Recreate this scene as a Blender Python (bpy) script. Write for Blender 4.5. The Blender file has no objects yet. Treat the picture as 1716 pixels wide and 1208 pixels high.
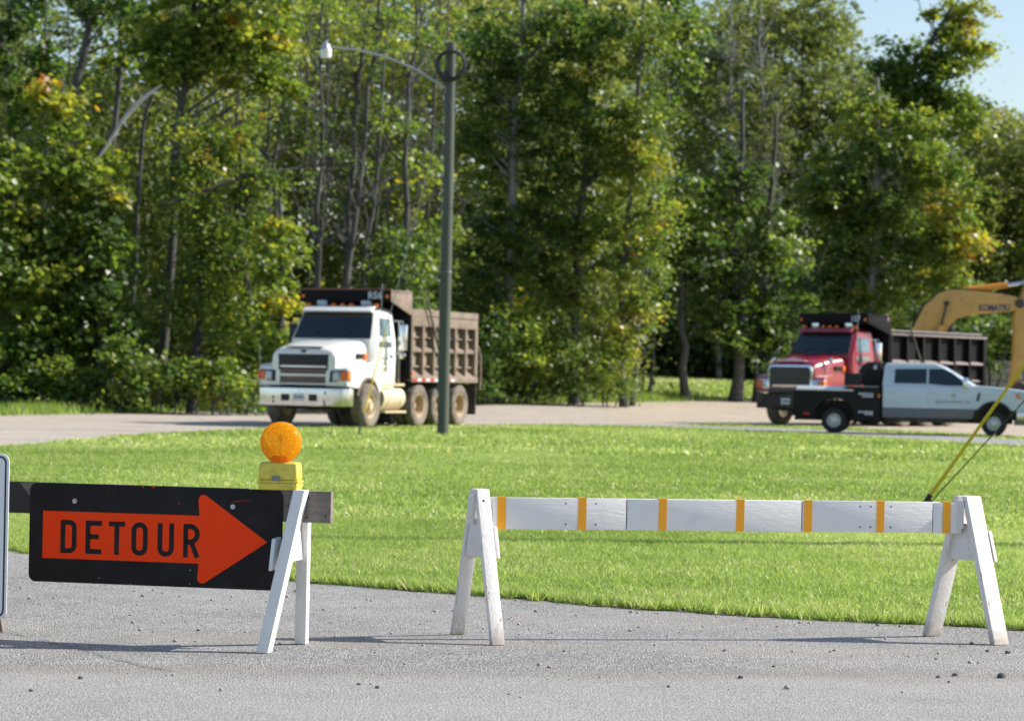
import bpy, bmesh, math, random
import numpy as np
from mathutils import Vector, Matrix

R = math.radians
scene = bpy.context.scene
col = scene.collection

# ------------------------------------------------------------------ camera, sky, sun, exposure
FPX, CX, CY = 4500.0, 858.0, 604.0            # focal length and centre in photo pixels (1716 x 1208)
CAM_H = 1.295
PITCH, ROLL = math.atan(27.0 / FPX), R(1.1)
_fwd = Vector((0, math.cos(PITCH), math.sin(PITCH)))
_up0 = Vector((0, -math.sin(PITCH), math.cos(PITCH)))
_r0 = Vector((1, 0, 0))
_right = _r0 * math.cos(ROLL) + _up0 * math.sin(ROLL)
_up = _up0 * math.cos(ROLL) - _r0 * math.sin(ROLL)
cam_d = bpy.data.cameras.new('camera')
cam_d.sensor_fit = 'HORIZONTAL'; cam_d.sensor_width = 36.0
cam_d.lens = 36.0 * FPX / 1716.0
cam_d.clip_start = 0.1; cam_d.clip_end = 3000
cam_d.dof.use_dof = True; cam_d.dof.focus_distance = 12.9; cam_d.dof.aperture_fstop = 5.3
cam = bpy.data.objects.new('camera', cam_d); col.objects.link(cam)
CAM = Vector((0, 0, CAM_H))
cam.matrix_world = Matrix((( _right.x, _up.x, -_fwd.x, CAM.x), (_right.y, _up.y, -_fwd.y, CAM.y),
                           (_right.z, _up.z, -_fwd.z, CAM.z), (0, 0, 0, 1)))
scene.camera = cam

SUN_EL, SUN_AZ = R(37), R(9)                  # azimuth measured from +X towards +Y
sun_dir = Vector((math.cos(SUN_EL) * math.cos(SUN_AZ), math.cos(SUN_EL) * math.sin(SUN_AZ), math.sin(SUN_EL)))
world = bpy.data.worlds.new('World'); scene.world = world; world.use_nodes = True
wn, wl = world.node_tree.nodes, world.node_tree.links
sky = wn.new('ShaderNodeTexSky'); sky.sky_type = 'NISHITA'; sky.sun_disc = False
sky.sun_elevation = SUN_EL; sky.sun_rotation = R(90) - SUN_AZ
sky.air_density = 1.0; sky.dust_density = 1.0; sky.ozone_density = 1.0
bg = wn['Background']; bg.inputs['Strength'].default_value = 0.12
wl.new(sky.outputs[0], bg.inputs[0])
sun_l = bpy.data.lights.new('sun', 'SUN'); sun_l.energy = 5.0; sun_l.angle = R(0.5); sun_l.color = (1.0, 0.94, 0.84)
sun_o = bpy.data.objects.new('sun', sun_l); col.objects.link(sun_o)
sun_o.rotation_euler = (-sun_dir).to_track_quat('-Z', 'Y').to_euler(); sun_o.location = (30, 5, 40)
scene.view_settings.view_transform = 'Standard'; scene.view_settings.look = 'None'
scene.view_settings.gamma = 1.0; scene.view_settings.use_curve_mapping = False
scene.view_settings.exposure = 0.50
scene.render.engine = 'CYCLES'
scene.cycles.max_bounces = 8; scene.cycles.diffuse_bounces = 2; scene.cycles.glossy_bounces = 3
scene.cycles.transmission_bounces = 4; scene.cycles.transparent_max_bounces = 6
scene.cycles.use_denoising = True

# ------------------------------------------------------------------ places
def terr(x, y):
    """height of the ground: level near the road, rising gently behind the far drive"""
    x = np.asarray(x, float); y = np.asarray(y, float)
    t = np.maximum(0.0, y - (82.0 + 0.9 * np.clip(x, 0, 13)))
    return np.minimum(0.024 * (np.sqrt(t * t + 4) - 2), 2.0)

def ray(px, py):
    return _fwd + _right * ((px - CX) / FPX) + _up * ((CY - py) / FPX)

def at_depth(px, py, y):
    v = ray(px, py); return CAM + v * (y / v.y)

def ground(px, py):
    """where the sight line of a photo pixel meets the ground"""
    v = ray(px, py)
    y = 40.0
    lo, hi = 3.0, 400.0
    f = lambda q: (CAM_H + v.z * q / v.y) - float(terr(v.x * q / v.y, q))
    if f(hi) > 0: hi = 400.0
    for _ in range(60):
        m = (lo + hi) / 2
        if f(m) > 0: lo = m
        else: hi = m
    q = (lo + hi) / 2
    x = v.x * q / v.y
    return Vector((x, q, float(terr(x, q))))

# ------------------------------------------------------------------ materials
def _new(name):
    m = bpy.data.materials.new(name); m.use_nodes = True
    n, l = m.node_tree.nodes, m.node_tree.links
    return m, n, l, n['Principled BSDF']

def _mix(n, l, fac, a, b):
    x = n.new('ShaderNodeMix'); x.data_type = 'RGBA'
    for s, v in ((x.inputs[0], fac), (x.inputs[6], a), (x.inputs[7], b)):
        if hasattr(v, 'type') and hasattr(v, 'node'): l.new(v, s)
        elif isinstance(v, (int, float)): s.default_value = v
        else: s.default_value = (*v, 1)
    return x.outputs[2]

def _noise(n, l, scale, detail=4, rough=.6, vec=None):
    t = n.new('ShaderNodeTexNoise'); t.inputs['Scale'].default_value = scale
    t.inputs['Detail'].default_value = detail; t.inputs['Roughness'].default_value = rough
    if vec is not None: l.new(vec, t.inputs['Vector'])
    return t.outputs['Fac']

def _ramp(n, l, fac, stops):
    r = n.new('ShaderNodeValToRGB'); l.new(fac, r.inputs[0])
    e = r.color_ramp.elements
    while len(e) < len(stops): e.new(.5)
    for k, (p, c) in zip(e, stops):
        k.position = p; k.color = (*c, 1) if len(c) == 3 else c
    return r.outputs[0]

def mat(name, c, rough=.55, metal=0., var=.12, scale=6., bump=0., bscale=60., dirt=None, damount=.4, dscale=3.,
        spec=.5, coat=0., stretch=None, low=None, scratch=None):
    m, n, l, p = _new(name)
    tc = n.new('ShaderNodeTexCoord'); vec = tc.outputs['Object']
    if stretch:
        mp = n.new('ShaderNodeMapping'); l.new(vec, mp.inputs[0]); mp.inputs['Scale'].default_value = stretch
        vec = mp.outputs[0]
    f = _noise(n, l, scale, vec=vec)
    out = _mix(n, l, f, [k * (1 - var) for k in c], [min(1, k * (1 + var)) for k in c])
    if dirt:
        g = _noise(n, l, dscale, 6, .7, tc.outputs['Object'])
        w = max(.02, .22)
        fac = _ramp(n, l, g, [(max(0, .62 - damount * .5), (0, 0, 0)), (min(1, .62 - damount * .5 + w), (min(1, damount + .25),) * 3)])
        if low is not None:                    # splashed dirt: more of it on the lower part of the body
            sx = n.new('ShaderNodeSeparateXYZ'); l.new(tc.outputs['Object'], sx.inputs[0])
            mr = n.new('ShaderNodeMapRange'); l.new(sx.outputs[2], mr.inputs[0])
            mr.inputs[1].default_value = low[0]; mr.inputs[2].default_value = low[1]
            mr.inputs[3].default_value = 1.0; mr.inputs[4].default_value = .12
            mu = n.new('ShaderNodeMath'); mu.operation = 'MULTIPLY'
            l.new(fac, mu.inputs[0]); l.new(mr.outputs[0], mu.inputs[1]); fac = mu.outputs[0]
        out = _mix(n, l, fac, out, dirt)
    if scratch:                                # long flakes where the paint has come off
        mp2 = n.new('ShaderNodeMapping'); l.new(tc.outputs['Object'], mp2.inputs[0]); mp2.inputs['Scale'].default_value = scratch[1]
        out = _mix(n, l, _ramp(n, l, _noise(n, l, 1.0, 4, .65, mp2.outputs[0]), [(scratch[2], (0, 0, 0)), (scratch[2] + .05, (.75,) * 3)]), out, scratch[0])
    l.new(out, p.inputs['Base Color'])
    p.inputs['Roughness'].default_value = rough; p.inputs['Metallic'].default_value = metal
    p.inputs['Specular IOR Level'].default_value = spec
    if coat: p.inputs['Coat Weight'].default_value = coat; p.inputs['Coat Roughness'].default_value = .08
    if bump:
        b = n.new('ShaderNodeBump'); b.inputs['Strength'].default_value = bump; b.inputs['Distance'].default_value = .01
        l.new(_noise(n, l, bscale, 5, vec=vec), b.inputs['Height']); l.new(b.outputs[0], p.inputs['Normal'])
    return m

def leaf_mat(name, stops, trans=.4, rough=.38, spec=.6):
    m, n, l, p = _new(name)
    a = n.new('ShaderNodeAttribute'); a.attribute_name = 'tint'
    c = _ramp(n, l, a.outputs['Fac'], stops)
    l.new(c, p.inputs['Base Color']); p.inputs['Roughness'].default_value = rough
    p.inputs['Specular IOR Level'].default_value = spec
    t = n.new('ShaderNodeBsdfTranslucent')
    hs = n.new('ShaderNodeHueSaturation'); l.new(c, hs.inputs['Color'])
    hs.inputs['Hue'].default_value = .494; hs.inputs['Value'].default_value = 2.5; hs.inputs['Saturation'].default_value = 1.05
    l.new(hs.outputs[0], t.inputs[0])
    mx = n.new('ShaderNodeMixShader'); mx.inputs[0].default_value = trans
    l.new(p.outputs[0], mx.inputs[1]); l.new(t.outputs[0], mx.inputs[2])
    l.new(mx.outputs[0], n['Material Output'].inputs[0])
    return m

def asphalt_mat(name, a, b, tan, chip=90., tan_amt=.5, lane=False):
    m, n, l, p = _new(name)
    tc = n.new('ShaderNodeTexCoord'); vec = tc.outputs['Object']
    v = n.new('ShaderNodeTexVoronoi'); v.inputs['Scale'].default_value = chip; l.new(vec, v.inputs['Vector'])
    sep = n.new('ShaderNodeSeparateColor'); l.new(v.outputs['Color'], sep.inputs[0])
    chips = _ramp(n, l, sep.outputs[0], [(0, [k * .45 for k in a]), (.35, a), (.75, b), (1, [min(1, k * 1.5) for k in b])])
    big = _noise(n, l, .45, 5, .65, vec)
    fine = _noise(n, l, 3.5, 5, .7, vec)
    c = _mix(n, l, _ramp(n, l, fine, [(.35, (0, 0, 0)), (.7, (.45,) * 3)]), chips, [k * .62 for k in a])
    mp = n.new('ShaderNodeMapping'); l.new(vec, mp.inputs[0]); mp.inputs['Scale'].default_value = (.25, 1.1, 1)
    streak = _noise(n, l, 1.1, 4, .6, mp.outputs[0])
    c = _mix(n, l, _ramp(n, l, streak, [(.5, (0, 0, 0)), (.72, (tan_amt,) * 3)]), c, tan)
    c = _mix(n, l, _ramp(n, l, big, [(.4, (0, 0, 0)), (.65, (.25,) * 3)]), c, [k * 1.25 for k in b])
    bstr = None
    if lane:      # the worn wheel lane nearest the camera is smoother, with a dusty band along its edge
        sx = n.new('ShaderNodeSeparateXYZ'); l.new(vec, sx.inputs[0])
        def mth(op, u, w):
            q = n.new('ShaderNodeMath'); q.operation = op
            for k, z in enumerate((u, w)):
                if isinstance(z, (int, float)): q.inputs[k].default_value = z
                else: l.new(z, q.inputs[k])
            return q.outputs[0]
        dist = mth('SUBTRACT', sx.outputs[1], mth('MULTIPLY', sx.outputs[0], .13))
        dist = mth('ADD', dist, mth('MULTIPLY', _noise(n, l, 1.3, 5, .6, vec), .55))
        lanef = _ramp(n, l, mth('SUBTRACT', dist, 11.65), [(.0, (1, 1, 1)), (.5, (0, 0, 0))])
        c = _mix(n, l, mth('MULTIPLY', lanef, .4), c, [k * .84 for k in b])
        band = _ramp(n, l, mth('SUBTRACT', dist, 11.6), [(.0, (0, 0, 0)), (.3, (.38,) * 3), (.75, (0, 0, 0))])
        c = _mix(n, l, band, c, [k * .7 for k in tan])
        bstr = mth('SUBTRACT', 1.0, mth('MULTIPLY', lanef, .35))
    l.new(c, p.inputs['Base Color']); p.inputs['Roughness'].default_value = .85
    p.inputs['Specular IOR Level'].default_value = .35
    bp = n.new('ShaderNodeBump'); bp.inputs['Strength'].default_value = 1.0; bp.inputs['Distance'].default_value = .008
    if bstr is not None: l.new(bstr, bp.inputs['Strength'])
    l.new(v.outputs['Distance'], bp.inputs['Height']); l.new(bp.outputs[0], p.inputs['Normal'])
    return m

GREENS = [(0, (.022, .045, .010)), (.35, (.064, .118, .020)), (.6, (.15, .21, .030)), (.76, (.27, .275, .034)),
          (.88, (.33, .25, .025)), (.95, (.36, .15, .03)), (1, (.22, .05, .03))]
M = {}
M['leaf'] = leaf_mat('leaf', GREENS, .45, .46, 1.0)
M['leaf_far'] = leaf_mat('leaf_far', [(0, (.045, .068, .020)), (.4, (.105, .14, .034)), (.7, (.20, .225, .045)), (1, (.29, .25, .065))], .42, .5, .7)
M['blade'] = leaf_mat('grass_blade', [(0, (.10, .16, .024)), (.45, (.21, .29, .063)), (.8, (.31, .388, .112)), (.93, (.48, .47, .22)), (1, (.55, .48, .30))], .45, .36, .5)
M['bark'] = mat('bark', (.075, .074, .072), .9, var=.45, scale=5, bump=.8, bscale=14, stretch=(1, 1, .25))
M['bark_pale'] = mat('bark_pale', (.22, .22, .215), .85, var=.4, scale=4, bump=.6, bscale=14, stretch=(1, 1, .25))
M['dead_wood'] = mat('dead_wood', (.42, .41, .40), .8, var=.25, scale=5, bump=.4)
M['bark_dark'] = mat('dark_bark', (.032, .028, .024), .95, var=.4)
M['soil'] = mat('lawn_soil', (.13, .185, .03), .95, var=.35, scale=2.2, bump=.5, bscale=18)
M['road'] = asphalt_mat('road_asphalt', (.235, .229, .224), (.395, .385, .375), (.36, .30, .235), 120, .45, lane=True)
M['drive'] = asphalt_mat('drive_gravel', (.36, .32, .275), (.49, .435, .375), (.54, .44, .33), 40, .8)
M['lot'] = asphalt_mat('lot_dirt', (.39, .33, .265), (.51, .435, .345), (.54, .43, .32), 30, .5)
M['path'] = asphalt_mat('path_asphalt', (.26, .26, .26), (.36, .355, .35), (.38, .34, .28), 40, .3)
M['stone'] = mat('stone', (.10, .095, .095), .9, var=.5, scale=30, bump=.5)
M['stone_pale'] = mat('stone_pale', (.36, .34, .32), .9, var=.4, scale=20, bump=.5)
M['white_paint'] = mat('white_painted_wood', (.80, .79, .77), .55, var=.05, scale=3, bump=.25, bscale=35, dirt=(.42, .33, .25), damount=.05, dscale=9, stretch=(.6, 3, 3), scratch=((.45, .40, .34), (5, 30, 30), .70))
M['worn_paint'] = mat('worn_white_paint', (.78, .76, .74), .6, var=.06, scale=4, bump=.35, bscale=30, dirt=(.34, .27, .21), damount=.6, dscale=12, low=(.0, .14), stretch=(4, 4, 1), scratch=((.42, .24, .17), (42, 42, 5), .62))
M['orange_tape'] = mat('orange_tape', (.98, .40, .008), .4, var=.1, scale=20)
M['old_wood'] = mat('weathered_wood', (.25, .215, .19), .85, var=.5, scale=9, bump=.6, bscale=40, stretch=(.35, 5, 5), dirt=(.09, .075, .065), damount=.35, dscale=7)
M['black_paint'] = mat('black_paint', (.017, .017, .018), .5, var=.3, scale=5)
M['sign_black'] = mat('sign_black', (.014, .012, .013), .6, spec=.2, var=.35, scale=4, dirt=(.035, .03, .03), damount=.3, dscale=6)
M['sign_orange'] = mat('sign_orange', (1.0, .06, .006), .6, spec=.15, var=.03, scale=6)
M['sign_white'] = mat('sign_white', (.75, .77, .79), .4, var=.03)
M['navy'] = mat('sign_border', (.012, .014, .03), .4)
M['steel'] = mat('galvanised_steel', (.45, .46, .47), .42, .85, var=.15, scale=12)
M['yellow_plastic'] = mat('yellow_plastic', (.70, .60, .08), .45, var=.1, scale=9, dirt=(.20, .13, .03), damount=.26, dscale=22)
M['grey_plastic'] = mat('grey_plastic', (.2, .21, .22), .5)

def amber_mat(name, clear):
    m, n, l, p = _new(name)
    tc = n.new('ShaderNodeTexCoord')
    v = n.new('ShaderNodeTexVoronoi'); v.inputs['Scale'].default_value = 120; v.inputs['Randomness'].default_value = .7; l.new(tc.outputs['Object'], v.inputs['Vector'])
    p.inputs['Base Color'].default_value = (1.0, .46, .012, 1); p.inputs['Roughness'].default_value = .15
    p.inputs['Coat Weight'].default_value = .8; p.inputs['Coat Roughness'].default_value = .1
    bp = n.new('ShaderNodeBump'); bp.inputs['Strength'].default_value = .8; bp.inputs['Distance'].default_value = .008
    l.new(v.outputs['Distance'], bp.inputs['Height']); l.new(bp.outputs[0], p.inputs['Normal'])
    t = n.new('ShaderNodeBsdfTranslucent'); sp = n.new('ShaderNodeSeparateColor'); l.new(v.outputs['Color'], sp.inputs[0])
    l.new(_ramp(n, l, sp.outputs[0], [(0, (1.0, .44, .008)), (.55, (1.0, .62, .03)), (1, (1.0, .88, .28))]), t.inputs[0]); l.new(bp.outputs[0], t.inputs['Normal'])  # prism brightness painted in
    mx = n.new('ShaderNodeMixShader'); mx.inputs[0].default_value = .62
    l.new(p.outputs[0], mx.inputs[1]); l.new(t.outputs[0], mx.inputs[2])
    tr = n.new('ShaderNodeBsdfTransparent'); tr.inputs[0].default_value = (1.0, .62, .06, 1)
    m2 = n.new('ShaderNodeMixShader'); m2.inputs[0].default_value = clear
    l.new(mx.outputs[0], m2.inputs[1]); l.new(tr.outputs[0], m2.inputs[2]); l.new(m2.outputs[0], n['Material Output'].inputs[0])
    return m
M['amber'] = amber_mat('amber_lens', .45)
M['amber_back'] = amber_mat('amber_back_lens', .12)
DUST = (.50, .40, .28)
M['truck_white'] = mat('truck_white_paint', (.78, .79, .76), .3, var=.03, coat=.4, dirt=(.62, .56, .44), damount=.35, dscale=2, low=(.9, 1.9))
M['truck_red'] = mat('truck_red_paint', (.27, .011, .028), .28, var=.08, coat=.5, dirt=(.22, .08, .07), damount=.12, dscale=2, low=(.9, 1.9))
M['pickup_white'] = mat('pickup_white_paint', (.51, .60, .68), .25, var=.02, coat=.5)
M['pickup_grey'] = mat('pickup_grey_paint', (.13, .14, .155), .35, var=.1)
M['glass'] = mat('dark_glass', (.012, .018, .024), .06, var=.3, scale=2, spec=.8)
M['glass_sky'] = mat('sky_tinted_glass', (.10, .17, .20), .08, var=.3, scale=2, spec=.9)  # reflected sky painted in as a pale blue base colour
M['chrome'] = mat('chrome', (.70, .71, .72), .18, 1.0, var=.08, scale=3, dirt=(.40, .36, .30), damount=.3, dscale=3)
M['bed_dirty'] = mat('dusty_bed_steel', (.15, .118, .098), .8, var=.3, scale=3, dirt=(.29, .215, .165), damount=.5, dscale=2.5, bump=.2)
M['bed_recess'] = mat('dusty_bed_panel', (.13, .11, .095), .8, var=.4, scale=3, dirt=(.38, .30, .21), damount=.5, dscale=3)
M['bed_black'] = mat('black_bed_steel', (.010, .0095, .012), .65, var=.3, scale=3, spec=.12)
M['bed_gloss'] = mat('glossy_black_bed', (.008, .008, .011), .5, var=.2, scale=3, spec=.25)
M['alu'] = mat('highlight_aluminium', (.75, .76, .77), .35, .6, var=.1, scale=8)
M['rust_edge'] = mat('rusty_red_edge', (.24, .085, .07), .7, var=.3, scale=6)
M['ledge'] = mat('dusty_ledge', (.27, .235, .225), .7, var=.3, scale=5)
M['frame_black'] = mat('chassis_black', (.025, .023, .022), .75, var=.4, scale=4, dirt=(.16, .12, .085), damount=.35, dscale=3)
M['rubber'] = mat('tyre_rubber', (.055, .05, .045), .85, var=.3, scale=5, dirt=(.27, .225, .18), damount=.55, dscale=2.5)
M['rubber_dark'] = mat('clean_rubber', (.018, .018, .019), .8, var=.3, scale=5)
M['rim_cream'] = mat('dusty_rim', (.60, .50, .34), .6, var=.15, scale=4, dirt=(.42, .28, .15), damount=.4, dscale=4)
M['rim_rust'] = mat('dusty_deep_rim', (.46, .32, .18), .75, var=.2, scale=4, dirt=(.55, .44, .30), damount=.4, dscale=3)
M['rim_steel'] = mat('bright_rim', (.55, .57, .6), .35, .7, var=.15, scale=6)
M['lamp_clear'] = mat('headlamp_lens', (.42, .45, .48), .12, .3, var=.3, scale=12, spec=.9)
M['lamp_orange'] = mat('orange_marker_lens', (.75, .17, .02), .25, var=.1, scale=10)
M['lamp_red'] = mat('red_marker_lens', (.55, .02, .02), .25)
M['grille_dark'] = mat('grille_dark', (.014, .014, .016), .5)
M['grille_bar'] = mat('grille_bar', (.20, .14, .11), .45, .3, var=.2)
M['plate'] = mat('licence_plate', (.62, .66, .68), .4, var=.2, scale=30)
M['tank_cream'] = mat('dusty_tank', (.68, .60, .44), .5, var=.1, scale=4, dirt=(.50, .40, .26), damount=.4, dscale=3)
M['letter_white'] = mat('white_lettering', (.62, .66, .72), .5)
M['letter_brown'] = mat('brown_lettering', (.36, .30, .18), .6)
M['letter_dark'] = mat('dark_lettering', (.09, .10, .09), .5)
M['letter_blue'] = mat('blue_lettering', (.03, .035, .12), .5)
M['digger'] = mat('excavator_yellow', (.52, .325, .09), .5, var=.12, scale=3, dirt=(.30, .19, .08), damount=.3, dscale=2.5)
M['digger_dark'] = mat('excavator_dark', (.05, .042, .038), .7, var=.3, scale=3)
M['digger_orange'] = mat('excavator_cylinder', (.60, .26, .03), .45, var=.1)
M['pole_wood'] = mat('treated_pole_wood', (.085, .098, .083), .85, var=.3, scale=6, bump=.4, bscale=22, stretch=(3, 3, .2))
M['cable'] = mat('cable_black', (.02, .022, .025), .5)
M['wire'] = mat('wire_strand', (.20, .22, .23), .5, .5)
M['guard_yellow'] = mat('guard_yellow', (.68, .48, .02), .45, var=.1)
M['lamp_bowl'] = mat('lamp_bowl', (.78, .79, .78), .25, var=.05)
M['lamp_body'] = mat('lamp_body', (.42, .47, .52), .4, .3)
M['edge_soil'] = asphalt_mat('edge_soil', (.17, .135, .10), (.27, .22, .17), (.30, .22, .15), 110, .5)
M['block'] = mat('pale_block', (.42, .36, .30), .9, var=.25, scale=4, bump=.4)

# ------------------------------------------------------------------ objects
def tag(o, label=None, cat=None, group=None, kind=None):
    if label: o['label'] = label
    if cat: o['category'] = cat
    if group: o['group'] = group
    if kind: o['kind'] = kind
    return o

def empty(name, loc, rz=0., parent=None):
    o = bpy.data.objects.new(name, None); col.objects.link(o)
    o.location = loc; o.rotation_euler = (0, 0, rz); o.empty_display_size = .2
    if parent: o.parent = parent
    return o

class B:
    """a bmesh that collects shapes and is linked as ONE mesh object"""
    def __init__(s): s.bm = bmesh.new()
    def hexa(s, p):
        v = [s.bm.verts.new(q) for q in p]
        for f in ((0, 3, 2, 1), (4, 5, 6, 7), (0, 1, 5, 4), (1, 2, 6, 5), (2, 3, 7, 6), (3, 0, 4, 7)):
            s.bm.faces.new([v[i] for i in f])
        return s
    def box(s, x0, x1, y0, y1, z0, z1):
        return s.hexa([(x0, y0, z0), (x1, y0, z0), (x1, y1, z0), (x0, y1, z0), (x0, y0, z1), (x1, y0, z1), (x1, y1, z1), (x0, y1, z1)])
    def bar(s, a, b, w, h, side=(0, 1, 0)):
        """a board from a to b, w across `side`, h across the third direction"""
        a, b = Vector(a), Vector(b); d = (b - a).normalized()
        sd = Vector(side); sd = (sd - d * sd.dot(d)).normalized(); t = d.cross(sd)
        o = lambda c, i, j: c + sd * (i * w / 2) + t * (j * h / 2)
        return s.hexa([o(a, -1, -1), o(a, 1, -1), o(a, 1, 1), o(a, -1, 1), o(b, -1, -1), o(b, 1, -1), o(b, 1, 1), o(b, -1, 1)])
    def prism(s, poly, y0, y1, plane='xz', y0b=None, y1b=None):
        """polygon in a plane extruded along the third axis"""
        f = {'xz': lambda p, q: (p[0], q, p[1]), 'xy': lambda p, q: (p[0], p[1], q), 'yz': lambda p, q: (q, p[0], p[1])}[plane]
        a = [s.bm.verts.new(f(p, y0)) for p in poly]; b = [s.bm.verts.new(f(p, y1)) for p in poly]
        n = len(poly)
        s.bm.faces.new(a); s.bm.faces.new(b[::-1])
        for i in range(n): s.bm.faces.new([a[i], b[i], b[(i + 1) % n], a[(i + 1) % n]])
        return s
    def loft(s, rings, cap=True):
        vs = [[s.bm.verts.new(p) for p in r] for r in rings]; n = len(vs[0])
        for a, b in zip(vs, vs[1:]):
            for i in range(n): s.bm.faces.new([a[i], a[(i + 1) % n], b[(i + 1) % n], b[i]])
        if cap: s.bm.faces.new(vs[0][::-1]); s.bm.faces.new(vs[-1])
        return s
    def tube(s, path, rad, n=8, cap=True):
        path = [Vector(p) for p in path]
        if not hasattr(rad, '__len__'): rad = [rad] * len(path)
        rings = []; ref = None
        for i, p in enumerate(path):
            d = (path[min(i + 1, len(path) - 1)] - path[max(i - 1, 0)]).normalized()
            if ref is None: ref = d.orthogonal().normalized()
            ref = (ref - d * ref.dot(d)).normalized(); t = d.cross(ref)
            rings.append([p + (ref * math.cos(2 * math.pi * k / n) + t * math.sin(2 * math.pi * k / n)) * rad[i] for k in range(n)])
        return s.loft(rings, cap)
    def lathe(s, prof, c=(0, 0, 0), axis='y', n=28, closed=False):
        """prof: (offset along axis, radius)"""
        c = Vector(c)
        def pt(o, r, a):
            u, v = r * math.cos(a), r * math.sin(a)
            return c + Vector({'y': (u, o, v), 'x': (o, u, v), 'z': (u, v, o)}[axis])
        rings = [[pt(o, max(r, 1e-4), 2 * math.pi * k / n) for k in range(n)] for o, r in prof]
        if closed: rings.append(rings[0])
        return s.loft(rings, not closed)
    def quad(s, a, b, c, d): s.bm.faces.new([s.bm.verts.new(p) for p in (a, b, c, d)]); return s
    def ball(s, c, r, seg=10, rings=7):
        mt = Matrix.Translation(Vector(c)) @ Matrix.Diagonal((*(r if hasattr(r, '__len__') else (r, r, r)), 1))
        bmesh.ops.create_uvsphere(s.bm, u_segments=seg, v_segments=rings, radius=1, matrix=mt); return s
    def build(s, name, m, parent=None, bevel=0., seg=2, smooth=True, ang=32, loc=None, rot=None):
        bm = s.bm
        bmesh.ops.remove_doubles(bm, verts=bm.verts, dist=1e-5)
        bmesh.ops.recalc_face_normals(bm, faces=bm.faces)
        if bevel:
            es = [e for e in bm.edges if len(e.link_faces) == 2 and e.calc_face_angle(0) > R(25)]
            bmesh.ops.bevel(bm, geom=es, offset=bevel, segments=seg, profile=.6, affect='EDGES', clamp_overlap=True)
        me = bpy.data.meshes.new(name); bm.to_mesh(me); bm.free()
        me.materials.append(m)
        if smooth:
            me.polygons.foreach_set('use_smooth', [True] * len(me.polygons))
            me.set_sharp_from_angle(angle=R(ang))
        o = bpy.data.objects.new(name, me); col.objects.link(o)
        if parent: o.parent = parent
        if loc is not None: o.location = loc
        if rot is not None: o.rotation_euler = rot
        return o

def np_mesh(name, v, faces, m, parent=None, tint=None, smooth=False):
    me = bpy.data.meshes.new(name); v = np.asarray(v, np.float32)
    me.vertices.add(len(v)); me.vertices.foreach_set('co', v.ravel())
    faces = [np.asarray(f, np.int32) for f in (faces if isinstance(faces, list) else [faces]) if len(f)]
    tot = sum(len(f) for f in faces); nl = sum(f.size for f in faces)
    me.loops.add(nl); me.polygons.add(tot)
    me.loops.foreach_set('vertex_index', np.concatenate([f.ravel() for f in faces]))
    ls = np.concatenate([np.full(len(f), f.shape[1]) for f in faces])
    me.polygons.foreach_set('loop_start', np.concatenate([[0], np.cumsum(ls)[:-1]]).astype(np.int32))
    if smooth: me.polygons.foreach_set('use_smooth', np.ones(tot, bool))
    if tint is not None:
        a = me.attributes.new('tint', 'FLOAT', 'POINT'); a.data.foreach_set('value', np.asarray(tint, np.float32))
    me.update(calc_edges=True); me.materials.append(m)
    o = bpy.data.objects.new(name, me); col.objects.link(o)
    if parent: o.parent = parent
    return o

def text_part(name, body, size, m, parent, mtx, width=None, depth=.002, shear=0., bold=0.):
    cu = bpy.data.curves.new(name, 'FONT'); cu.body = body; cu.size = size; cu.extrude = depth
    cu.align_x = 'CENTER'; cu.align_y = 'CENTER'; cu.shear = shear; cu.offset = bold; cu.resolution_u = 3
    t = bpy.data.objects.new(name, cu); col.objects.link(t)
    dg = bpy.context.evaluated_depsgraph_get(); dg.update()
    me = bpy.data.meshes.new_from_object(t.evaluated_get(dg)); bpy.data.objects.remove(t)
    me.name = name
    if width:
        xs = [v.co.x for v in me.vertices]; k = width / (max(xs) - min(xs))
        for v in me.vertices: v.co.x *= k
    me.transform(mtx); me.materials.clear(); me.materials.append(m)
    o = bpy.data.objects.new(name, me); col.objects.link(o); o.parent = parent
    return o

def axes(origin, x, y):
    """matrix of a flat thing: its x and y directions and its origin"""
    x = Vector(x).normalized(); y = Vector(y).normalized(); z = x.cross(y)
    return Matrix(((x.x, y.x, z.x, origin[0]), (x.y, y.y, z.y, origin[1]), (x.z, y.z, z.z, origin[2]), (0, 0, 0, 1)))

def copy_tree(o, parent=None):
    c = o.copy(); col.objects.link(c); c.parent = parent
    for ch in o.children: copy_tree(ch, c)
    return c

# ------------------------------------------------------------------ the ground, road, drive, lot and path
xs = np.unique(np.concatenate([np.linspace(-260, -40, 23), np.arange(-40, 41, 1.0), np.linspace(40, 260, 23)]))
ys = np.unique(np.concatenate([np.linspace(-30, 70, 21), np.arange(70, 170, 1.0), np.linspace(170, 600, 30)]))
gx, gy = np.meshgrid(xs, ys)
gv = np.stack([gx, gy, terr(gx, gy)], -1).reshape(-1, 3)
nx, ny = len(xs), len(ys)
ii = (np.arange(ny - 1)[:, None] * nx + np.arange(nx - 1)[None]).ravel()
tag(np_mesh('ground', gv, np.stack([ii, ii + 1, ii + nx + 1, ii + nx], 1), M['soil'], smooth=True), kind='structure')

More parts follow.
